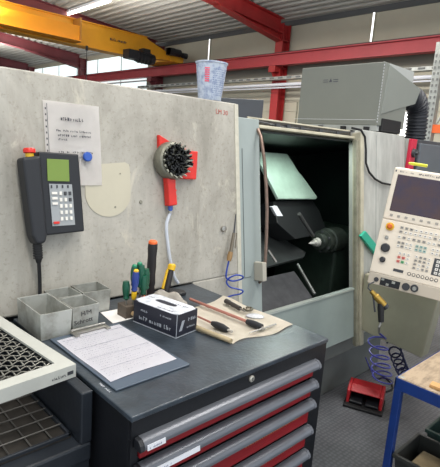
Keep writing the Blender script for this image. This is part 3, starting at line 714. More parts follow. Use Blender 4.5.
# cup on the cover top
cz = (MT @ V((0, 0, .80))).z
t = thing('measuring_cup', 'frosted clear plastic cup with pink mark on top of the lathe cover', 'cup', (1.43, 1.66, cz))
cc = V((1.474, 1.655, cz+.001))
prof = [(.052, 0), (.070, .155), (.074, .158), (.074, .164), (.070, .164), (.067, .158), (.050, .006)]
obj('cup_body', MB().lathe(prof, Matrix.Translation(cc), 32), cup_m, t, smooth=True)
mb = MB()
for k in range(7):
    zz = .075+k*.009; rr = .052+.018*zz/.155+.0012
    a0 = 3.55; mb.prism([cc+V((rr*math.cos(a0+j*.055), rr*math.sin(a0+j*.055), zz)) for j in range(0, 7)]+[cc+V((rr*math.cos(a0+j*.055), rr*math.sin(a0+j*.055), zz+.0055)) for j in range(6, -1, -1)], (-.0005, -.0005, 0))
obj('pink_mark', mb, mat('mark_pink', (226, 96, 118), .6), t)
mb = MB()
for k in range(13):
    zz = .02+k*.009; rr = .0525+.018*zz/.155
    for j in range(9):
        a0 = 4.15+j*.13+random.uniform(-.02, .02); w_ = random.uniform(.03, .09)
        mb.prism([cc+V((rr*math.cos(a), rr*math.sin(a), zz)) for a in (a0, a0+w_)]+[cc+V((rr*math.cos(a), rr*math.sin(a), zz+.003)) for a in (a0+w_, a0)], (0, -.0005, 0))
obj('print', mb, mat('print_blue', (120, 138, 176), .6), t)

# ================================================================== TOOL CABINET
X0, X1, Y0, Y1, ZT = .535, 1.291, .785, 1.44, 1.0
t = thing('tool_cabinet', 'black workshop drawer cabinet with red drawers and grey grip rails', 'cabinet', ((X0+X1)/2, (Y0+Y1)/2, 0))
mb = MB().box(X0, X1, Y0+.012, 1.46, 0, .988)
obj('body', mb, cab_black, t, bevel=.004)
obj('worktop', MB().box(X0-.002, X1+.002, Y0, 1.483, .986, ZT), [black_top], t, bevel=.003, seg=3)
obj('front_rail', MB().box(X0+.001, X1-.001, Y0+.004, Y0+.02, .94, .986).box(X0, X0+.02, Y0+.004, Y0+.014, 0, .94).box(X1-.072, X1-.001, Y0+.004, Y0+.014, 0, .94), cab_black, t)
lk = obj('lock', MB().lathe([(.0095, 0), (.0095, .004), (.007, .006)], frame((.924, Y0+.003, .970), (1, 0, 0), (0, 0, 1)), 18), mat('lock_metal', (200, 196, 184), .3, metal=.6), t, smooth=True)
obj('keyhole', MB().box(.9225, .9255, Y0-.0038, Y0-.003, .965, .975), key_d, lk)
zs = [.954, .886, .816, .722, .632, .542, .42, .28, .14, .02]
for i in range(len(zs)-1):
    zt, zb = zs[i], zs[i+1]
    d = obj('drawer', MB().box(X0+.022, X1-.070, Y0-.002, Y0+.012, zb+.002, zt-.018), red_drawer, t, bevel=.002)
    # rounded grip rail across the drawer head: hooked profile
    xa, xb = X0+.008, X1-.060
    pr = []
    for k in range(9):
        a_ = PI/2*k/8; pr.append((Y0-.004-.020*math.sin(a_), zt-.009-.017+.017*math.cos(a_)))
    pr += [(Y0-.024, zt-.031), (Y0-.020, zt-.033), (Y0-.019, zt-.027)]
    for k in range(6):
        a_ = PI/2*(1-k/5); pr.append((Y0-.004-.015*math.sin(a_), zt-.013-.013+.012*math.cos(a_)))
    pr.append((Y0+.004, zt-.014)); pr.append((Y0+.004, zt-.009))
    g = obj('drawer_grip', MB().prism([(xa+.012, y_, z_) for y_, z_ in pr], (xb-xa-.024, 0, 0)), alu_grip, d, smooth=True)
    for q_ in (xa, xb-.012):
        obj('end_cap', MB().prism([(q_, Y0+.003, zt-.008), (q_, Y0-.013, zt-.009), (q_, Y0-.023, zt-.018), (q_, Y0-.026, zt-.028), (q_, Y0-.023, zt-.035), (q_, Y0+.003, zt-.035)], (.012, 0, 0)), dark_plastic if q_ == xa else alu_grip, d, bevel=.002)
    if i < 2:
        ln = .05 if i == 0 else .16
        Ml = frame((xa+.018, Y0-.0252, zt-.034), (1, 0, 0), (0, .15, 1))
        lb = obj('drawer_label', MB().box(0, ln, 0, .013, -.001, .0012, Ml), label_w, d)
        mb = MB(); strokes(mb, Ml @ Matrix.Translation((0, 0, .0015)), .006, min(ln-.006, .07), .003, .006, .0004); obj('lettering', mb, ink_soft, lb)
    if i == 2 or i == 3:
        mb = MB()
        for k in range(26): mb.tube([(X0+.38+k*.01, Y0-.004, zt-.050), (X0+.386+k*.01, Y0-.004, zt-.054)], .0025, 5)
        obj('vent_dots', mb, mat('dot_orange', (170, 90, 50), .6), d)
mb = MB(); strokes(mb, frame((X0+.012, .955, ZT+.0005), (0, -1, 0), (1, 0, 0)), 0, .05, 0, .007, .0004)
obj('sticker', mb, label_w, t)

# ---- clipboard
t = thing('clipboard', 'dark clipboard holding white form sheets on the cabinet top', 'clipboard', (.67, 1.08, ZT))
Mb = frame((.561, .897, ZT), (1, .01, 0), (-.01, 1, 0))
obj('board', MB().box(0, .232, 0, .362, .001, .0055, Mb), mat('board_blue_grey', (74, 86, 100), .4), t, bevel=.0015)
bm = MB(); G = []
for j in range(13):
    row = []
    for i in range(9):
        u, v = i/8, j/12
        row.append(bm.bm.verts.new(Mb @ V((.008+u*.213, .038+v*.297+.006*u, .0075+.0022*math.sin(u*5+v*7)*(1-v)+.0012*u))))
    G.append(row)
for j in range(12):
    for i in range(8): bm.bm.faces.new((G[j][i], G[j][i+1], G[j+1][i+1], G[j+1][i]))
bmesh.ops.solidify(bm.bm, geom=bm.bm.faces[:], thickness=.0012)
sh = obj('form_sheets', bm, paper2, t, smooth=True)
mb = MB(); Mq = Mb @ Matrix.Translation((0, 0, .0112))
for j in range(22):
    y = .325-j*.0125; strokes(mb, Mq, .018, .018+.19*random.choice((.9, 1, .6, .95)), y, .0024, .0002, .35)
for y in (.31, .24, .17, .10): mb.box(.015, .215, y, y+.0008, 0, .0003, Mq)
obj('printed_lines', mb, ink_soft, sh)
cl = MB().box(.07, .17, .336, .352, .009, .015, Mb).box(.06, .075, .322, .36, .009, .014, Mb).box(.165, .18, .322, .36, .009, .014, Mb)
cl.tube([Mb @ V((.062, .355, .018)), Mb @ V((.178, .355, .018))], .004, 8)
obj('clip', cl, steel, t, bevel=.001)
# ---- bins
def open_bin(name, label, xa, xb, ya, yb, h, rot=0, th=.003, txt=None, m=bin_mat):
    t = thing(name, label, 'bin', ((xa+xb)/2, (ya+yb)/2, ZT), 'open metal parts bins on the cabinet')
    Mz = Matrix.Translation(((xa+xb)/2, (ya+yb)/2, ZT+.001)) @ Matrix.Rotation(rot, 4, 'Z')
    hx, hy = (xb-xa)/2, (yb-ya)/2; tp = .003
    mb = MB(); bm = mb.bm
    o_ = [(-hx+tp, -hy+tp, 0), (hx-tp, -hy+tp, 0), (hx-tp, hy-tp, 0), (-hx+tp, hy-tp, 0)]; O = [(-hx, -hy, h), (hx, -hy, h), (hx, hy, h), (-hx, hy, h)]
    I = [(-hx+th, -hy+th, h), (hx-th, -hy+th, h), (hx-th, hy-th, h), (-hx+th, hy-th, h)]; i_ = [(-hx+tp+th, -hy+tp+th, th), (hx-tp-th, -hy+tp+th, th), (hx-tp-th, hy-tp-th, th), (-hx+tp+th, hy-tp-th, th)]
    R_ = [[bm.verts.new(Mz @ V(p)) for p in r] for r in (o_, O, I, i_)]
    for a, b_ in ((0, 1), (1, 2), (2, 3)):
        for k in range(4): bm.faces.new((R_[a][k], R_[a][(k+1) % 4], R_[b_][(k+1) % 4], R_[b_][k]))
    bm.faces.new(R_[0][::-1]); bm.faces.new(R_[3])
    obj('tub', mb, m, t, bevel=.001)
    obj('residue', MB().box(-hx+.01, hx-.01, -hy+.01, hy-.01, th, th+.006, Mz), mat('residue_brown', (88, 82, 70), .8, var=.5, scale=40, bump=.6), t)
    if txt:
        M2 = Mz @ frame((-hx, -hy+.001, 0), (1, 0, 0), (0, -.04, 1)) 
        for s_, x_, y_, sz in txt:
            mm = text_mb(s_, sz, M2 @ Matrix.Translation((x_, y_, .0022)) @ Matrix.Rotation(.06, 4, 'Z')); obj('hand_lettering', mm, mat('marker_ink', (66, 66, 66), .6), t)
open_bin('parts_bin', 'large open metal bin at the left, nearest the mesh tray', .530, .628, 1.262, 1.440, .082, .0)
open_bin('parts_bin', 'small open metal bin with H/M Schrott written on its front', .632, .724, 1.272, 1.372, .080, .02, txt=[('H/M', .026, .050, .021), ('Schrott', .005, .024, .021)])
open_bin('parts_bin', 'small open metal bin behind the lettered one, against the lathe cover', .632, .722, 1.380, 1.478, .079, 0)
open_bin('parts_bin', 'open metal bin at the back right of the bin cluster, rust inside', .730, .832, 1.384, 1.486, .079, -.04)
# pale sheet behind the clipboard
tag(obj('paper_slip', MB().prism([(.775, 1.272, ZT+.0008), (.878, 1.276, ZT+.0008), (.885, 1.375, ZT+.0008), (.79, 1.38, ZT+.0008)], (0, 0, .0012)), paper), 'white paper slip lying between the bins and the tool holder', 'paper')
# ---- glove box
t = thing('glove_box', 'black and white disposable glove box with oval opening on the cabinet', 'glove box', (.92, 1.16, ZT))
gd = V((.031, -.190, 0)); gl = gd.length; gx = gd.normalized(); gy = V((-gx.y, gx.x, 0))     # along long side, to the right
Mg = frame((.838, 1.250, ZT+.001), gx, gy); wd = .099; hg = .077
obj('carton', MB().box(0, gl, 0, wd, 0, hg-.001, Mg), cardb, t, bevel=.001)
# oval slot as a ring-shaped top
mb = MB(); bm = mb.bm; n_ = 32
orow = []; irow = []
for k in range(n_):
    a_ = 2*PI*k/n_; ux, uy = math.cos(a_), math.sin(a_)
    s_ = min(gl/2/max(abs(ux), 1e-6), wd/2/max(abs(uy), 1e-6)); orow.append((gl/2+ux*s_, wd/2+uy*s_))
    sx_ = .046*math.copysign(abs(ux)**.6, ux); sy_ = .013*math.copysign(abs(uy)**.8, uy); irow.append((gl/2+sx_-.005, wd/2+sy_+.008))
for zz in (hg-.001, hg+.0005):
    pass
A = [bm.verts.new(Mg @ V((x_, y_, hg+.0005))) for x_, y_ in orow]; Bv = [bm.verts.new(Mg @ V((x_, y_, hg+.0005))) for x_, y_ in irow]
A2 = [bm.verts.new(Mg @ V((x_, y_, hg-.001))) for x_, y_ in orow]; B2 = [bm.verts.new(Mg @ V((x_, y_, hg-.001))) for x_, y_ in irow]
for k in range(n_):
    j = (k+1) % n_
    bm.faces.new((A[k], A[j], Bv[j], Bv[k])); bm.faces.new((A2[k], A2[j], A[j], A[k])); bm.faces.new((Bv[k], Bv[j], B2[j], B2[k]))
obj('printed_top', mb, card_w, t)
mb = MB(); Mfr = Mg @ frame((0, 0, 0), (1, 0, 0), (0, 0, 1))
strokes(mb, Mfr, .035, .062, .048, .008, .0007, 1); 
strokes(mb, Mfr, .028, .165, .019, .014, .0007, .8); strokes(mb, Mfr, .122, .168, .055, .006, .0007, .9)
mb.box(.0, gl, .001, .0045, 0, .0007, Mfr)
Msd = Mg @ frame((gl, 0, 0), (0, 1, 0), (0, 0, 1))
mb.prism([(.014, .02, 0), (.026, .02, 0), (.038, .052, 0), (.026, .052, 0)], (0, 0, .0007), Msd); mb.box(0, wd, .001, .004, 0, .0007, Msd); mb.box(0, .0025, 0, hg, 0, .0007, Msd)
strokes(mb, Msd, .055, .085, .045, .012, .0007, 1); strokes(mb, Msd, .05, .086, .022, .007, .0007, .9)
obj('print', mb, mat('print_white', (160, 165, 172), .5), t)
mb = MB(); Mtp = Mg @ Matrix.Translation((0, 0, hg+.0006)); strokes(mb, Mtp, .10, .165, .008, .008, .0004, .9); strokes(mb, Mtp, .12, .172, .072, .007, .0004, .9); strokes(mb, Mtp, .008, .03, .06, .006, .0004, .9)
obj('top_print', mb, mat('print_navy', (50, 54, 76), .5), t)
# crumpled towel behind the glove box
bm = bmesh.new(); G = []
for j in range(15):
    row = []
    for i in range(19):
        u, v = i/18, j/14; x_ = .945+u*.12+.008*math.sin(v*5); y_ = 1.225+v*.13-.02*u+.012*math.sin(u*7)
        edge = min(1, 5*min(u, 1-u, v, 1-v))
        z_ = ZT+.003+edge*(.068*math.sin(PI*min(1, max(0, v)))**.7*(1-.25*u)+.008*math.sin(11*u+5*v)+.006*math.sin(17*v-9*u))
        row.append(bm.verts.new((x_, y_, z_)))
    G.append(row)
for j in range(14):
    for i in range(18): bm.faces.new((G[j][i], G[j][i+1], G[j+1][i+1], G[j+1][i]))
bmesh.ops.solidify(bm, geom=bm.faces[:], thickness=.003)
tag(obj('crumpled_towel', bm, mat('towel_pale', (212, 206, 196), .85, var=.1, scale=20, bump=.3), smooth=True), 'crumpled pale paper towel behind the glove box', 'towel')

# ---- driver holder and drivers
t = thing('tool_holder', 'brown wooden block holding the screwdrivers beside the glove box', 'tool holder', (.865, 1.30, ZT))
obj('block', MB().box(.828, .935, 1.280, 1.335, ZT+.001, ZT+.045), mat('holder_brown', (100, 88, 76), .6, var=.3, scale=20), t, bevel=.003)
obj('steel_knob', MB().lathe([(.008, 0), (.009, .012), (.006, .02)], frame((.852, 1.274, ZT+.02), (1, 0, 0), (0, 0, 1)), 14).tube([(.852, 1.262, ZT+.018), (.872, 1.222, ZT+.008)], .006, 8), mat('knob_tan', (190, 160, 120), .4, metal=.3), t, smooth=True)
dr = [(.842, 1.298, .035, 0, green_p, .065, 'small dark green screwdriver at the left of the tool holder'),
      (.858, 1.286, .065, 1, blue_p, .07, 'blue screwdriver with yellow collar in the tool holder'),
      (.872, 1.305, .075, 2, green_p, .07, 'dark green screwdriver right behind the blue one'),
      (.889, 1.290, .070, 3, green_p, .08, 'dark green screwdriver in the middle of the tool holder'),
      (.903, 1.312, .075, 4, green_p, .075, 'tallest dark green screwdriver at the back of the tool holder'),
      (.922, 1.300, .058, 5, green_p, .075, 'dark green screwdriver nearest the tall black torch'),
      (.900, 1.288, .045, 6, green_p, .07, 'dark green screwdriver at the front of the tool holder, lower than its neighbours')]
for x_, y_, hh, k, m, ln, lab in dr:
    t = thing('screwdriver', lab, 'screwdriver', (x_, y_, ZT+.02), 'screwdrivers in the holder')
    tl = V((random.uniform(-.06, .06), random.uniform(-.05, .05), 1)).normalized()
    b0 = V((x_, y_, ZT+.028)); Mz = frame(b0, tl.orthogonal(), tl.cross(tl.orthogonal()))
    obj('shaft', MB().lathe([(.0028, 0), (.0028, hh)], Mz, 8), steel, t, smooth=True)
    if k in (1,): obj('collar', MB().lathe([(.006, hh-.028), (.0095, hh-.02), (.0095, hh)], Mz, 12), yellow_p, t, smooth=True)
    obj('handle', MB().lathe([(.006, hh), (.011, hh+.006), (.009, hh+.014), (.0122, hh+.024), (.013, hh+ln*.75), (.010, hh+ln)], Mz, 10), m, t, smooth=True)
    if k in (1, 2, 4): obj('end_cap', MB().lathe([(.0088, hh+ln), (.0085, hh+ln+.005), (.005, hh+ln+.008)], Mz, 10), yellow_p if k == 1 else mat('cap_green', (30, 130, 96), .4), t, smooth=True)
# ---- tall black torch with orange rings
t = thing('inspection_torch', 'tall black rod lamp with orange ends standing by the lathe cover', 'torch', (1.05, 1.42, ZT))
bt = V((1.018, 1.412, ZT+.001)); Mz = frame(bt, (1, 0, 0), (0, 1, .02))
obj('base_ring', MB().lathe([(.030, 0), (.030, .01), (.022, .016)], Mz, 20), orange, t, smooth=True)
obj('grip', MB().lathe([(.015, .016), (.0175, .03), (.0155, .05), (.018, .065), (.016, .1), (.0175, .13), (.0165, .17), (.0185, .2), (.0175, .218)], Mz, 18), mat('torch_black', (34, 30, 32), .5), t, smooth=True)
obj('orange_cap', MB().lathe([(.0165, .218), (.0165, .226), (.012, .230)], Mz, 18), orange, t, smooth=True)
# ---- yellow and black scraper leaning on its dark plate
t = thing('hand_scraper', 'yellow and black handled brush on a flat dark base by the lathe cover', 'hand brush', (1.15, 1.42, ZT))
obj('base_plate', MB().prism([(1.055, 1.435, ZT+.001), (1.075, 1.375, ZT+.001), (1.165, 1.37, ZT+.001), (1.175, 1.40, ZT+.001), (1.15, 1.45, ZT+.001)], (0, 0, .014)), mat('base_black', (30, 30, 32), .45), t, bevel=.003)
h0 = V((1.092, 1.41, ZT+.015)); h1 = V((1.132, 1.430, ZT+.115))
obj('handle', MB().tube([h0, h0.lerp(h1, .3), h0.lerp(h1, .7), h0.lerp(h1, .85)], [.012, .0135, .013, .012], 12), mat('torch_black', (34, 30, 32), .5), t, smooth=True)
obj('handle_cap', MB().tube([h0.lerp(h1, .82), h1, h1+V((.001, .001, .006))], [.0155, .0165, .012], 12).tube([h0.lerp(h1, .15)+V((-.016, .004, 0)), h0.lerp(h1, .85)+V((-.014, .004, 0))], .006, 8), yellow_p, t, smooth=True)

# ---- cloth with measuring tools
bm = bmesh.new(); G = []
ca, cb_, cc_, cd_ = V((.975, 1.165)), V((.990, .93)), V((1.285, .915)), V((1.282, 1.285))
for j in range(17):
    row = []
    for i in range(17):
        u, v = i/16, j/16
        lo_ = cb_.lerp(cc_, u)+V((0, .012*math.sin(u*8))); hi_ = V((.985, 1.205)).lerp(cd_, u)+V((0, .008*math.sin(u*6)))
        p_ = lo_.lerp(hi_, v)+V((.006*math.sin(v*9), 0))
        row.append(bm.verts.new((p_.x, p_.y, ZT+.0035+.0014*math.sin(11*u+3*v)+.001*math.sin(13*v-4*u))))
    G.append(row)
for j in range(16):
    for i in range(16): bm.faces.new((G[j][i], G[j][i+1], G[j+1][i+1], G[j+1][i]))
bmesh.ops.solidify(bm, geom=bm.faces[:], thickness=.0022)
t = thing('work_cloth', 'stained beige cloth spread on the cabinet under the measuring tools', 'cloth', (1.13, 1.1, ZT))
obj('sheet', bm, cloth_m, t, smooth=True)
mb = MB().tube([(.965, 1.17, ZT+.009), (.972, 1.05, ZT+.010), (.990, .938, ZT+.009)], .008, 10)
obj('rolled_edge', mb, mat('rolled_edge', (176, 160, 128), .8, var=.3, scale=20), t, smooth=True)
def oncl(px, py, dz=.017): return wp(px, py, (0, 0, 1), (0, 0, ZT+dz))
# long copper coloured gauge
t = thing('bore_gauge', 'long copper coloured rod gauge with black head lying across the cloth', 'measuring tool', oncl(235, 320, .006))
a, b_ = oncl(190, 299), oncl(247, 321.5); c_ = oncl(262, 327)
obj('rod', MB().tube([a, b_], .0055, 10), pink_rod, t, smooth=True)
obj('head', MB().tube([b_, b_.lerp(c_, .4), c_], [.009, .012, .010], 12), dark_plastic, t, smooth=True)
obj('tip', MB().tube([c_-V((0, 0, .002)), c_+(c_-a).normalized()*.012-V((0, 0, .002))], .004, 8), key_g, t)
# silver dial device behind
t = thing('micrometer', 'dark and silver hand micrometer at the back of the cloth', 'measuring tool', oncl(235, 303, .006))
a, b_ = oncl(226, 301), oncl(240, 308.5)
obj('thimble', MB().tube([a, a.lerp(b_, .25), a.lerp(b_, .3), b_], [.010, .010, .0085, .0085], 14), mat('thimble_dark', (76, 72, 70), .35, metal=.5), t, smooth=True)
ring = []
cen = oncl(248, 309)
for k in range(15):
    a_ = -.4+k*(2*PI-.9)/14; ring.append(cen+V((.018*math.cos(a_+2.6), .014*math.sin(a_+2.6), 0)))
obj('bow_frame', MB().tube(ring, .0045, 8), mat('bow_dark', (92, 86, 72), .35, metal=.6), t, smooth=True)
obj('spindle', MB().tube([b_, b_+(b_-a).normalized()*.03], .003, 8), steel, t, smooth=True)
# digital gauge near the glove box
t = thing('deburring_tool', 'black handled tool with copper shaft at the left of the cloth', 'hand tool', oncl(214, 327, .006))
a, b_, c_ = oncl(198, 316.5), oncl(212, 323), oncl(228, 330)
obj('shaft', MB().tube([a, b_], .0035, 8), pink_rod, t, smooth=True)
obj('handle', MB().tube([b_, b_.lerp(c_, .25), b_.lerp(c_, .65), c_], [.007, .0115, .0125, .008], 12), dark_plastic, t, smooth=True)
obj('tip_guard', MB().tube([c_, c_+(c_-b_).normalized()*.018], .005, 8), key_g, t)
# steel pin
a, b_ = oncl(249, 333, .013), oncl(276, 324, .013)
tag(obj('steel_pin', MB().tube([a, a.lerp(b_, .2), b_], [.001, .003, .003], 8), steel, smooth=True), 'thin bright steel scriber at the right of the cloth', 'scriber')
# small bag of parts
a = oncl(255, 317, .006)
bm = MB().lathe([(.030, 0), (.034, .003), (.026, .008), (.012, .011), (.003, .010)], Matrix.Translation((a.x, a.y, ZT+.006)) @ Matrix.Scale(.55, 4, (.7, .7, 0)), 14)
tag(obj('plastic_pouch', bm, mat('pouch_grey', (200, 202, 206), .25, var=.3, scale=50), smooth=True), 'small clear plastic pouch lying against the copper coloured gauge', 'pouch')

# ================================================================== LEFT BENCH
t = thing('workbench', 'black steel bench left of the cabinet with raised side wall and tray', 'bench', (.1, 1.2, 0))
ZB = .862
obj('bench_top', MB().box(-.7, .522, .938, 1.47, ZB-.05, ZB), bench_black, t, bevel=.006)
obj('side_wall', MB().box(.494, .524, .94, 1.47, ZB, .998), bench_black, t, bevel=.004)
obj('rear_wall', MB().box(-.7, .494, 1.44, 1.47, ZB, .998), bench_black, t, bevel=.003)
obj('front_apron', MB().box(-.7, .518, .942, .96, ZB-.2, ZB-.05), bench_black, t)
for x_ in (-.66, .46):
    for y_ in (.965, 1.41): obj('leg', MB().box(x_, x_+.045, y_, y_+.045, 0, ZB-.05), bench_black, t)
# square grid insert
t = thing('grid_tray', 'dirty dark grate with square wire grid lying in the bench', 'grate', (.2, 1.05, ZB))
gx0, gx1, gy0, gy1 = -.55, .490, .982, 1.42
obj('tray_pan', MB().box(gx0, gx1, gy0, gy1, ZB+.001, ZB+.005), tray_floor, t)
mb = MB().box(gx0, gx1, gy0, gy0+.008, ZB+.004, ZB+.014).box(gx0, gx1, gy1-.008, gy1, ZB+.004, ZB+.014).box(gx1-.008, gx1, gy0, gy1, ZB+.004, ZB+.014)
obj('tray_frame', mb, bench_black, t, bevel=.002)
mb = MB()
x_ = gx1-.045
while x_ > gx0: mb.tube([(x_, gy0+.004, ZB+.011), (x_, gy1-.004, ZB+.011)], .002, 6); x_ -= .05
y_ = gy0+.05
while y_ < gy1: mb.tube([(gx0+.004, y_, ZB+.0135), (gx1-.004, y_, ZB+.0135)], .002, 6); y_ += .045
obj('wire_grid', mb, tray_wire, t)
# pale frame with crimped wire mesh
t = thing('mesh_screen', 'pale grey framed screen of crimped wire mesh resting on the bench walls', 'mesh screen', (.2, 1.2, 1.0))
Mm = Matrix.Translation((.520, 1.021, 1.0)) @ Matrix.Rotation(math.radians(5.5), 4, 'Z')
fz0, fz1 = .0, .032; fw, fl_ = .82, .44; bw = .037
mb = MB()
def rim(mb, z0, z1, b0):
    mb.box(-b0, 0, 0, fl_, z0, z1, Mm).box(-fw, -fw+b0, 0, fl_, z0, z1, Mm).box(-fw+b0, -b0, 0, b0, z0, z1, Mm).box(-fw+b0, -b0, fl_-b0, fl_, z0, z1, Mm)
rim(mb, .028, .034, bw); rim(mb, 0, .028, .006)
obj('frame', mb, tray_paint, t)
mb = MB().box(-.05, -.012, -.001, .0, .010, .018, Mm); obj('end_slot', MB().box(-.024, -.008, -.0012, .0, .011, .020, Mm), key_d, t)
mb = MB(); strokes(mb, Mm @ frame((-.065, -.0005, .010), (1, 0, 0), (0, 0, 1)), 0, .035, 0, .008, .0005); obj('lettering', mb, key_d, t)
mb = MB(); pitchw = .0195
k = 0; x_ = -bw-.010
while x_ > -fw+bw:
    pts = [(x_, bw-.01+j*pitchw/4, .022+.0028*math.sin(PI*j/4+PI*(k % 2))) for j in range(int((fl_-2*bw+.02)/(pitchw/4)))]
    mb.tube(pts, .0016, 5, Mm); x_ -= pitchw; k += 1
k = 0; y_ = bw+.006
while y_ < fl_-bw:
    pts = [(-bw+.01-j*pitchw/4, y_, .022+.0028*math.sin(PI*j/4+PI*((k+1) % 2)+.8)) for j in range(int((fw-2*bw+.02)/(pitchw/4)))]
    mb.tube(pts, .0016, 5, Mm); y_ += pitchw; k += 1
obj('wire_mesh', mb, wire_m, t, smooth=True)

# ================================================================== RIGHT BENCH
t = thing('work_table', 'blue steel framed table with worn wooden top at the right edge', 'table', (2.2, .3, 0))
tx, ty, tz = 1.735, .735, .75
obj('tabletop', MB().box(tx+.005, tx+1.2, ty-1.0, ty-.005, tz-.03, tz), wood, t, bevel=.004)
mb = MB().box(tx, tx+.004, ty-1.0, ty, tz-.045, tz-.004).box(tx, tx+1.2, ty-.004, ty, tz-.045, tz-.004).box(tx, tx+.035, ty-1, ty, tz-.045, tz-.051)
obj('edge_rail', mb, blue_steel, t)
for a_, b_ in ((tx, ty-.030), (tx+1.15, ty-.030), (tx, ty-1.0)): obj('leg', MB().box(a_, a_+.030, b_, b_+.030, 0, tz-.05), blue_steel, t, bevel=.003)
obj('corner_bolt', MB().lathe([(.012, 0), (.011, .004), (.004, .006)], Matrix.Translation((tx+.018, ty-.018, tz-.004)), 14), galv, t, smooth=True)
obj('shelf', MB().box(tx+.045, tx+1.15, ty-1.0, ty-.05, .27, .29), mat('shelf_blue_grey', (70, 80, 100), .5), t)
oq = [wp(x_, y_, (0, 0, 1), (0, 0, tz+.001)) for x_, y_ in ((429, 387), (432, 383.5), (462, 395), (459, 399))]
tag(obj('wood_offcut', MB().prism(oq, (0, 0, .012)), wood2, bevel=.002), 'thin tan wooden strip lying on the worn table top', 'wood strip')
def tub(name, label, corner, dx, dy, h, m, fill=None):
    t = thing(name, label, 'bin', corner)
    c = V(corner); mb = MB(); bm = mb.bm; th = .006; fl = .014
    ex = V((math.cos(dx[1]), math.sin(dx[1]), 0))*dx[0]; ey = V((-math.sin(dx[1]), math.cos(dx[1]), 0))*dy
    def ring(ins, z): 
        i = ins; u = ex.normalized()*i; v = ey.normalized()*i
        return [bm.verts.new(p+V((0, 0, z))) for p in (c+u+v, c+ex-u+v, c+ex+ey-u-v, c+ey+u-v)]
    R_ = [ring(.02, 0), ring(.008, h-.02), ring(0, h-.018), ring(0, h), ring(fl, h), ring(fl+.01, .01)]
    for a in range(5):
        for k in range(4): bm.faces.new((R_[a][k], R_[a][(k+1) % 4], R_[a+1][(k+1) % 4], R_[a+1][k]))
    bm.faces.new(R_[0][::-1]); bm.faces.new(R_[5])
    obj('tub', mb, m, t, bevel=.003)
    return t, c, ex, ey
def fl_pt(px, py, z): return wp(px, py, (0, 0, 1), (0, 0, z))
zr = .42
g = fl_pt(389, 452, zr)
t, c, ex, ey = tub('storage_bin', 'open dark grey bin holding brown pieces below the wooden table', (1.732, .33, .296), (.24, 0), .37, .135, bin_grey)
tub('storage_bin', 'open dark green bin behind the grey one below the wooden table', (2.03, .36, .291), (.40, 0), .335, .135, bin_green)
tag(obj('wood_block', MB().box(1.785, 1.905, .38, .645, .312, .405), mat('block_brown', (128, 112, 84), .7, var=.3, scale=14, bump=.3), bevel=.012), 'brown wooden block lying inside the dark grey bin', 'block')

# ================================================================== FLOOR THINGS
# red foot pedal
t = thing('foot_pedal', 'red hooded foot pedal switch on the floor below the lathe', 'foot pedal', (2.75, 1.36, 0))
fr = V((-.931, -.366, 0)); rx = V((.366, -.931, 0)); pc = V((2.650, 1.30, 0))
Mp = frame(pc-fr*.0, rx, -fr)     # x right, y away from the viewer, z up
hw = .112
mb = MB()
mb.prism([(-hw, 0, .002), (-hw, .17, .002), (-hw, .17, .10), (-hw, .12, .135), (-hw, .05, .13), (-hw, .0, .10)], (.02, 0, 0), Mp)
mb.prism([(hw-.02, 0, .002), (hw-.02, .17, .002), (hw-.02, .17, .10), (hw-.02, .12, .135), (hw-.02, .05, .13), (hw-.02, .0, .10)], (.02, 0, 0), Mp)
mb.prism([(-hw+.02, .17, .002), (-hw+.02, .17, .10), (-hw+.02, .12, .135), (-hw+.02, .05, .13), (-hw+.02, 0, .10), (-hw+.02, .01, .09), (-hw+.02, .055, .118), (-hw+.02, .115, .122), (-hw+.02, .155, .09), (-hw+.02, .155, .002)], (hw*2-.04, 0, 0), Mp)
obj('hood', mb, mat('pedal_red', (190, 36, 44), .4, var=.2, scale=12), t, bevel=.006)
obj('base', MB().box(-hw-.01, hw+.01, -.045, .16, .001, .018, Mp), black_rubber, t, bevel=.004)
for s_ in (-1, 1): obj('treadle', MB().prism([(s_*.05-.04, -.01, .025), (s_*.05-.04, .13, .06), (s_*.05-.04, .13, .072), (s_*.05-.04, -.01, .037)], (.08, 0, 0), Mp), dark_plastic, t, bevel=.003)
cbp = dense([Mp @ V((0, .17, .03)), Mp @ V((.08, .26, .012)), (3.05, 1.30, .012), (3.15, 1.40, .01), (3.2, 1.55, .01)], 6)
obj('cable', MB().tube(cbp, .006, 8), black_rubber, t, smooth=True)

# brass blow gun with violet coil hanging under the pendant
t = thing('blow_gun', 'brass air blow gun with black grip hanging below the control pendant', 'blow gun', (2.25, 1.08, .8))
def pdp(px, py, D):
    return V((0, 0, H))+(fwd+rt*((px-220)/F)-up*((py-233.5)/F))*D
D0 = 2.34
a, b_ = pdp(371, 291, D0), pdp(384, 305, D0)
obj('body', MB().tube([a, a.lerp(b_, .3), a.lerp(b_, .35), b_], [.011, .013, .018, .018], 12), brass, t, smooth=True)
obj('end_knob', MB().tube([b_, b_+(b_-a).normalized()*.02], [.019, .016], 12), key_d, t, smooth=True)
c_ = a.lerp(b_, .75); g_ = pdp(381, 322, D0)
obj('grip', MB().tube([c_, c_.lerp(g_, .3), g_], [.015, .017, .014], 12), black_rubber, t, smooth=True)
obj('trigger', MB().tube([pdp(373, 294, D0), pdp(374, 303, D0), pdp(375, 312, D0)], .005, 8), key_d, t, smooth=True)
obj('hook', MB().tube([a, pdp(368, 288, D0), pdp(369, 284, D0), pdp(374, 282, D0+.02)], .004, 8), key_d, t, smooth=True)
ln = [g_, pdp(379, 327, D0), pdp(379, 333, D0+.02)]
obj('hose_end', MB().tube(ln, .006, 8), steel, t, smooth=True)
cp = [V(ln[-1])]
top, bot = pdp(377, 338, D0+.08), pdp(383, 382, 3.0)
N_ = 100
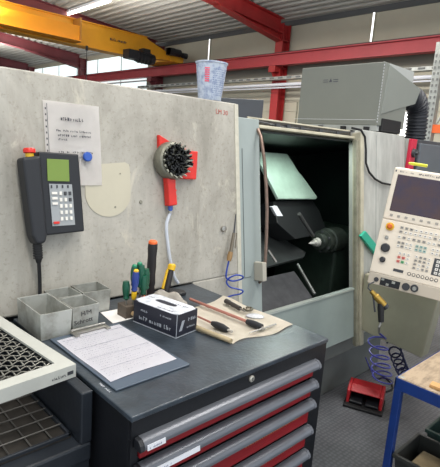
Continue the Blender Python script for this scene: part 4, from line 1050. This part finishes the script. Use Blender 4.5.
for k in range(N_):
    u = k/(N_-1); c_ = top.lerp(bot, u**1.0); a_ = k*2*PI/19
    rr = .046+.014*u
    cp.append(c_+rt0*rr*math.cos(a_)+V((fwd.x, fwd.y, 0)).normalized()*rr*math.sin(a_))
cp += [V((2.88, 1.36, .12)), V((2.95, 1.48, .2))]
obj('coiled_hose', MB().tube(dense(cp, 2), .0048, 8), hose_violet, t, smooth=True, label='violet blue coiled hose')
# second darker coil behind
t = thing('coiled_cable', 'dark blue coiled cable hanging under the lathe behind the violet hose', 'cable', (2.95, 1.2, .1))
cp = []
for k in range(130):
    u = k/129; c_ = V((2.78+.42*u, 1.22-.02*u, .43-.33*math.sin(PI*u*.55))); a_ = k*2*PI/13
    cp.append(c_+V((0, .045*math.cos(a_), .045*math.sin(a_))))
obj('coil', MB().tube(dense(cp, 1), .006, 6), mat('coil_navy', (34, 38, 74), .4), t, smooth=True)

# ================================================================== LIGHT
w = bpy.data.worlds.new('World'); sc.world = w; w.use_nodes = True
bg = w.node_tree.nodes['Background']; bg.inputs[0].default_value = (.86, .93, 1, 1); bg.inputs[1].default_value = 1.15
def area(name, loc, size, power, rot=(0, 0, 0), color=(1, .97, .93)):
    l = bpy.data.lights.new(name, 'AREA'); l.shape = 'RECTANGLE'; l.size, l.size_y = size; l.energy = power; l.color = color
    o = bpy.data.objects.new(name, l); COL.objects.link(o); o.location = loc; o.rotation_euler = rot; return o
area('hall_fill', (0.3, -.2, 4.1), (.5, 3.0), 90)  # unseen area lights in place of the hall's lamp rows
area('hall_fill', (2.9, .9, 4.0), (.4, 3.0), 110)
area('hall_fill', (5.6, 4.5, 3.95), (.3, 5.0), 170)
area('hall_fill', (2.9, 8.0, 4.1), (.3, 5.0), 170)
area('hall_fill', (-1.5, 4.5, 4.2), (.4, 5.0), 80)
for p_, sz_, w_ in (((0.3, 1.2, 4.0), (.3, 5), 60), ((5.2, 6.5, 3.9), (.3, 6.0), 120), ((3.2, 11.5, 3.7), (.3, 6.0), 160), ((5.6, 15.5, 3.6), (.3, 6.0), 120)):
    area('hall_fill', p_, sz_, w_, (PI, 0, 0))  # added upward fill that brightens the roof sheet
area('chamber_fill', (2.35, 1.78, 1.64), (.5, .06), 2.6, (-.25, 0, 0), (.85, 1, .9))  # unseen fill added to brighten the inside of the chamber

vs = sc.view_settings; sc.display_settings.display_device = 'sRGB'
vs.view_transform = 'Standard'; vs.look = 'None'; vs.exposure = 0.18; vs.gamma = 1.0; vs.use_curve_mapping = False
sc.cycles.use_denoising = True
sc.cycles.max_bounces = 8
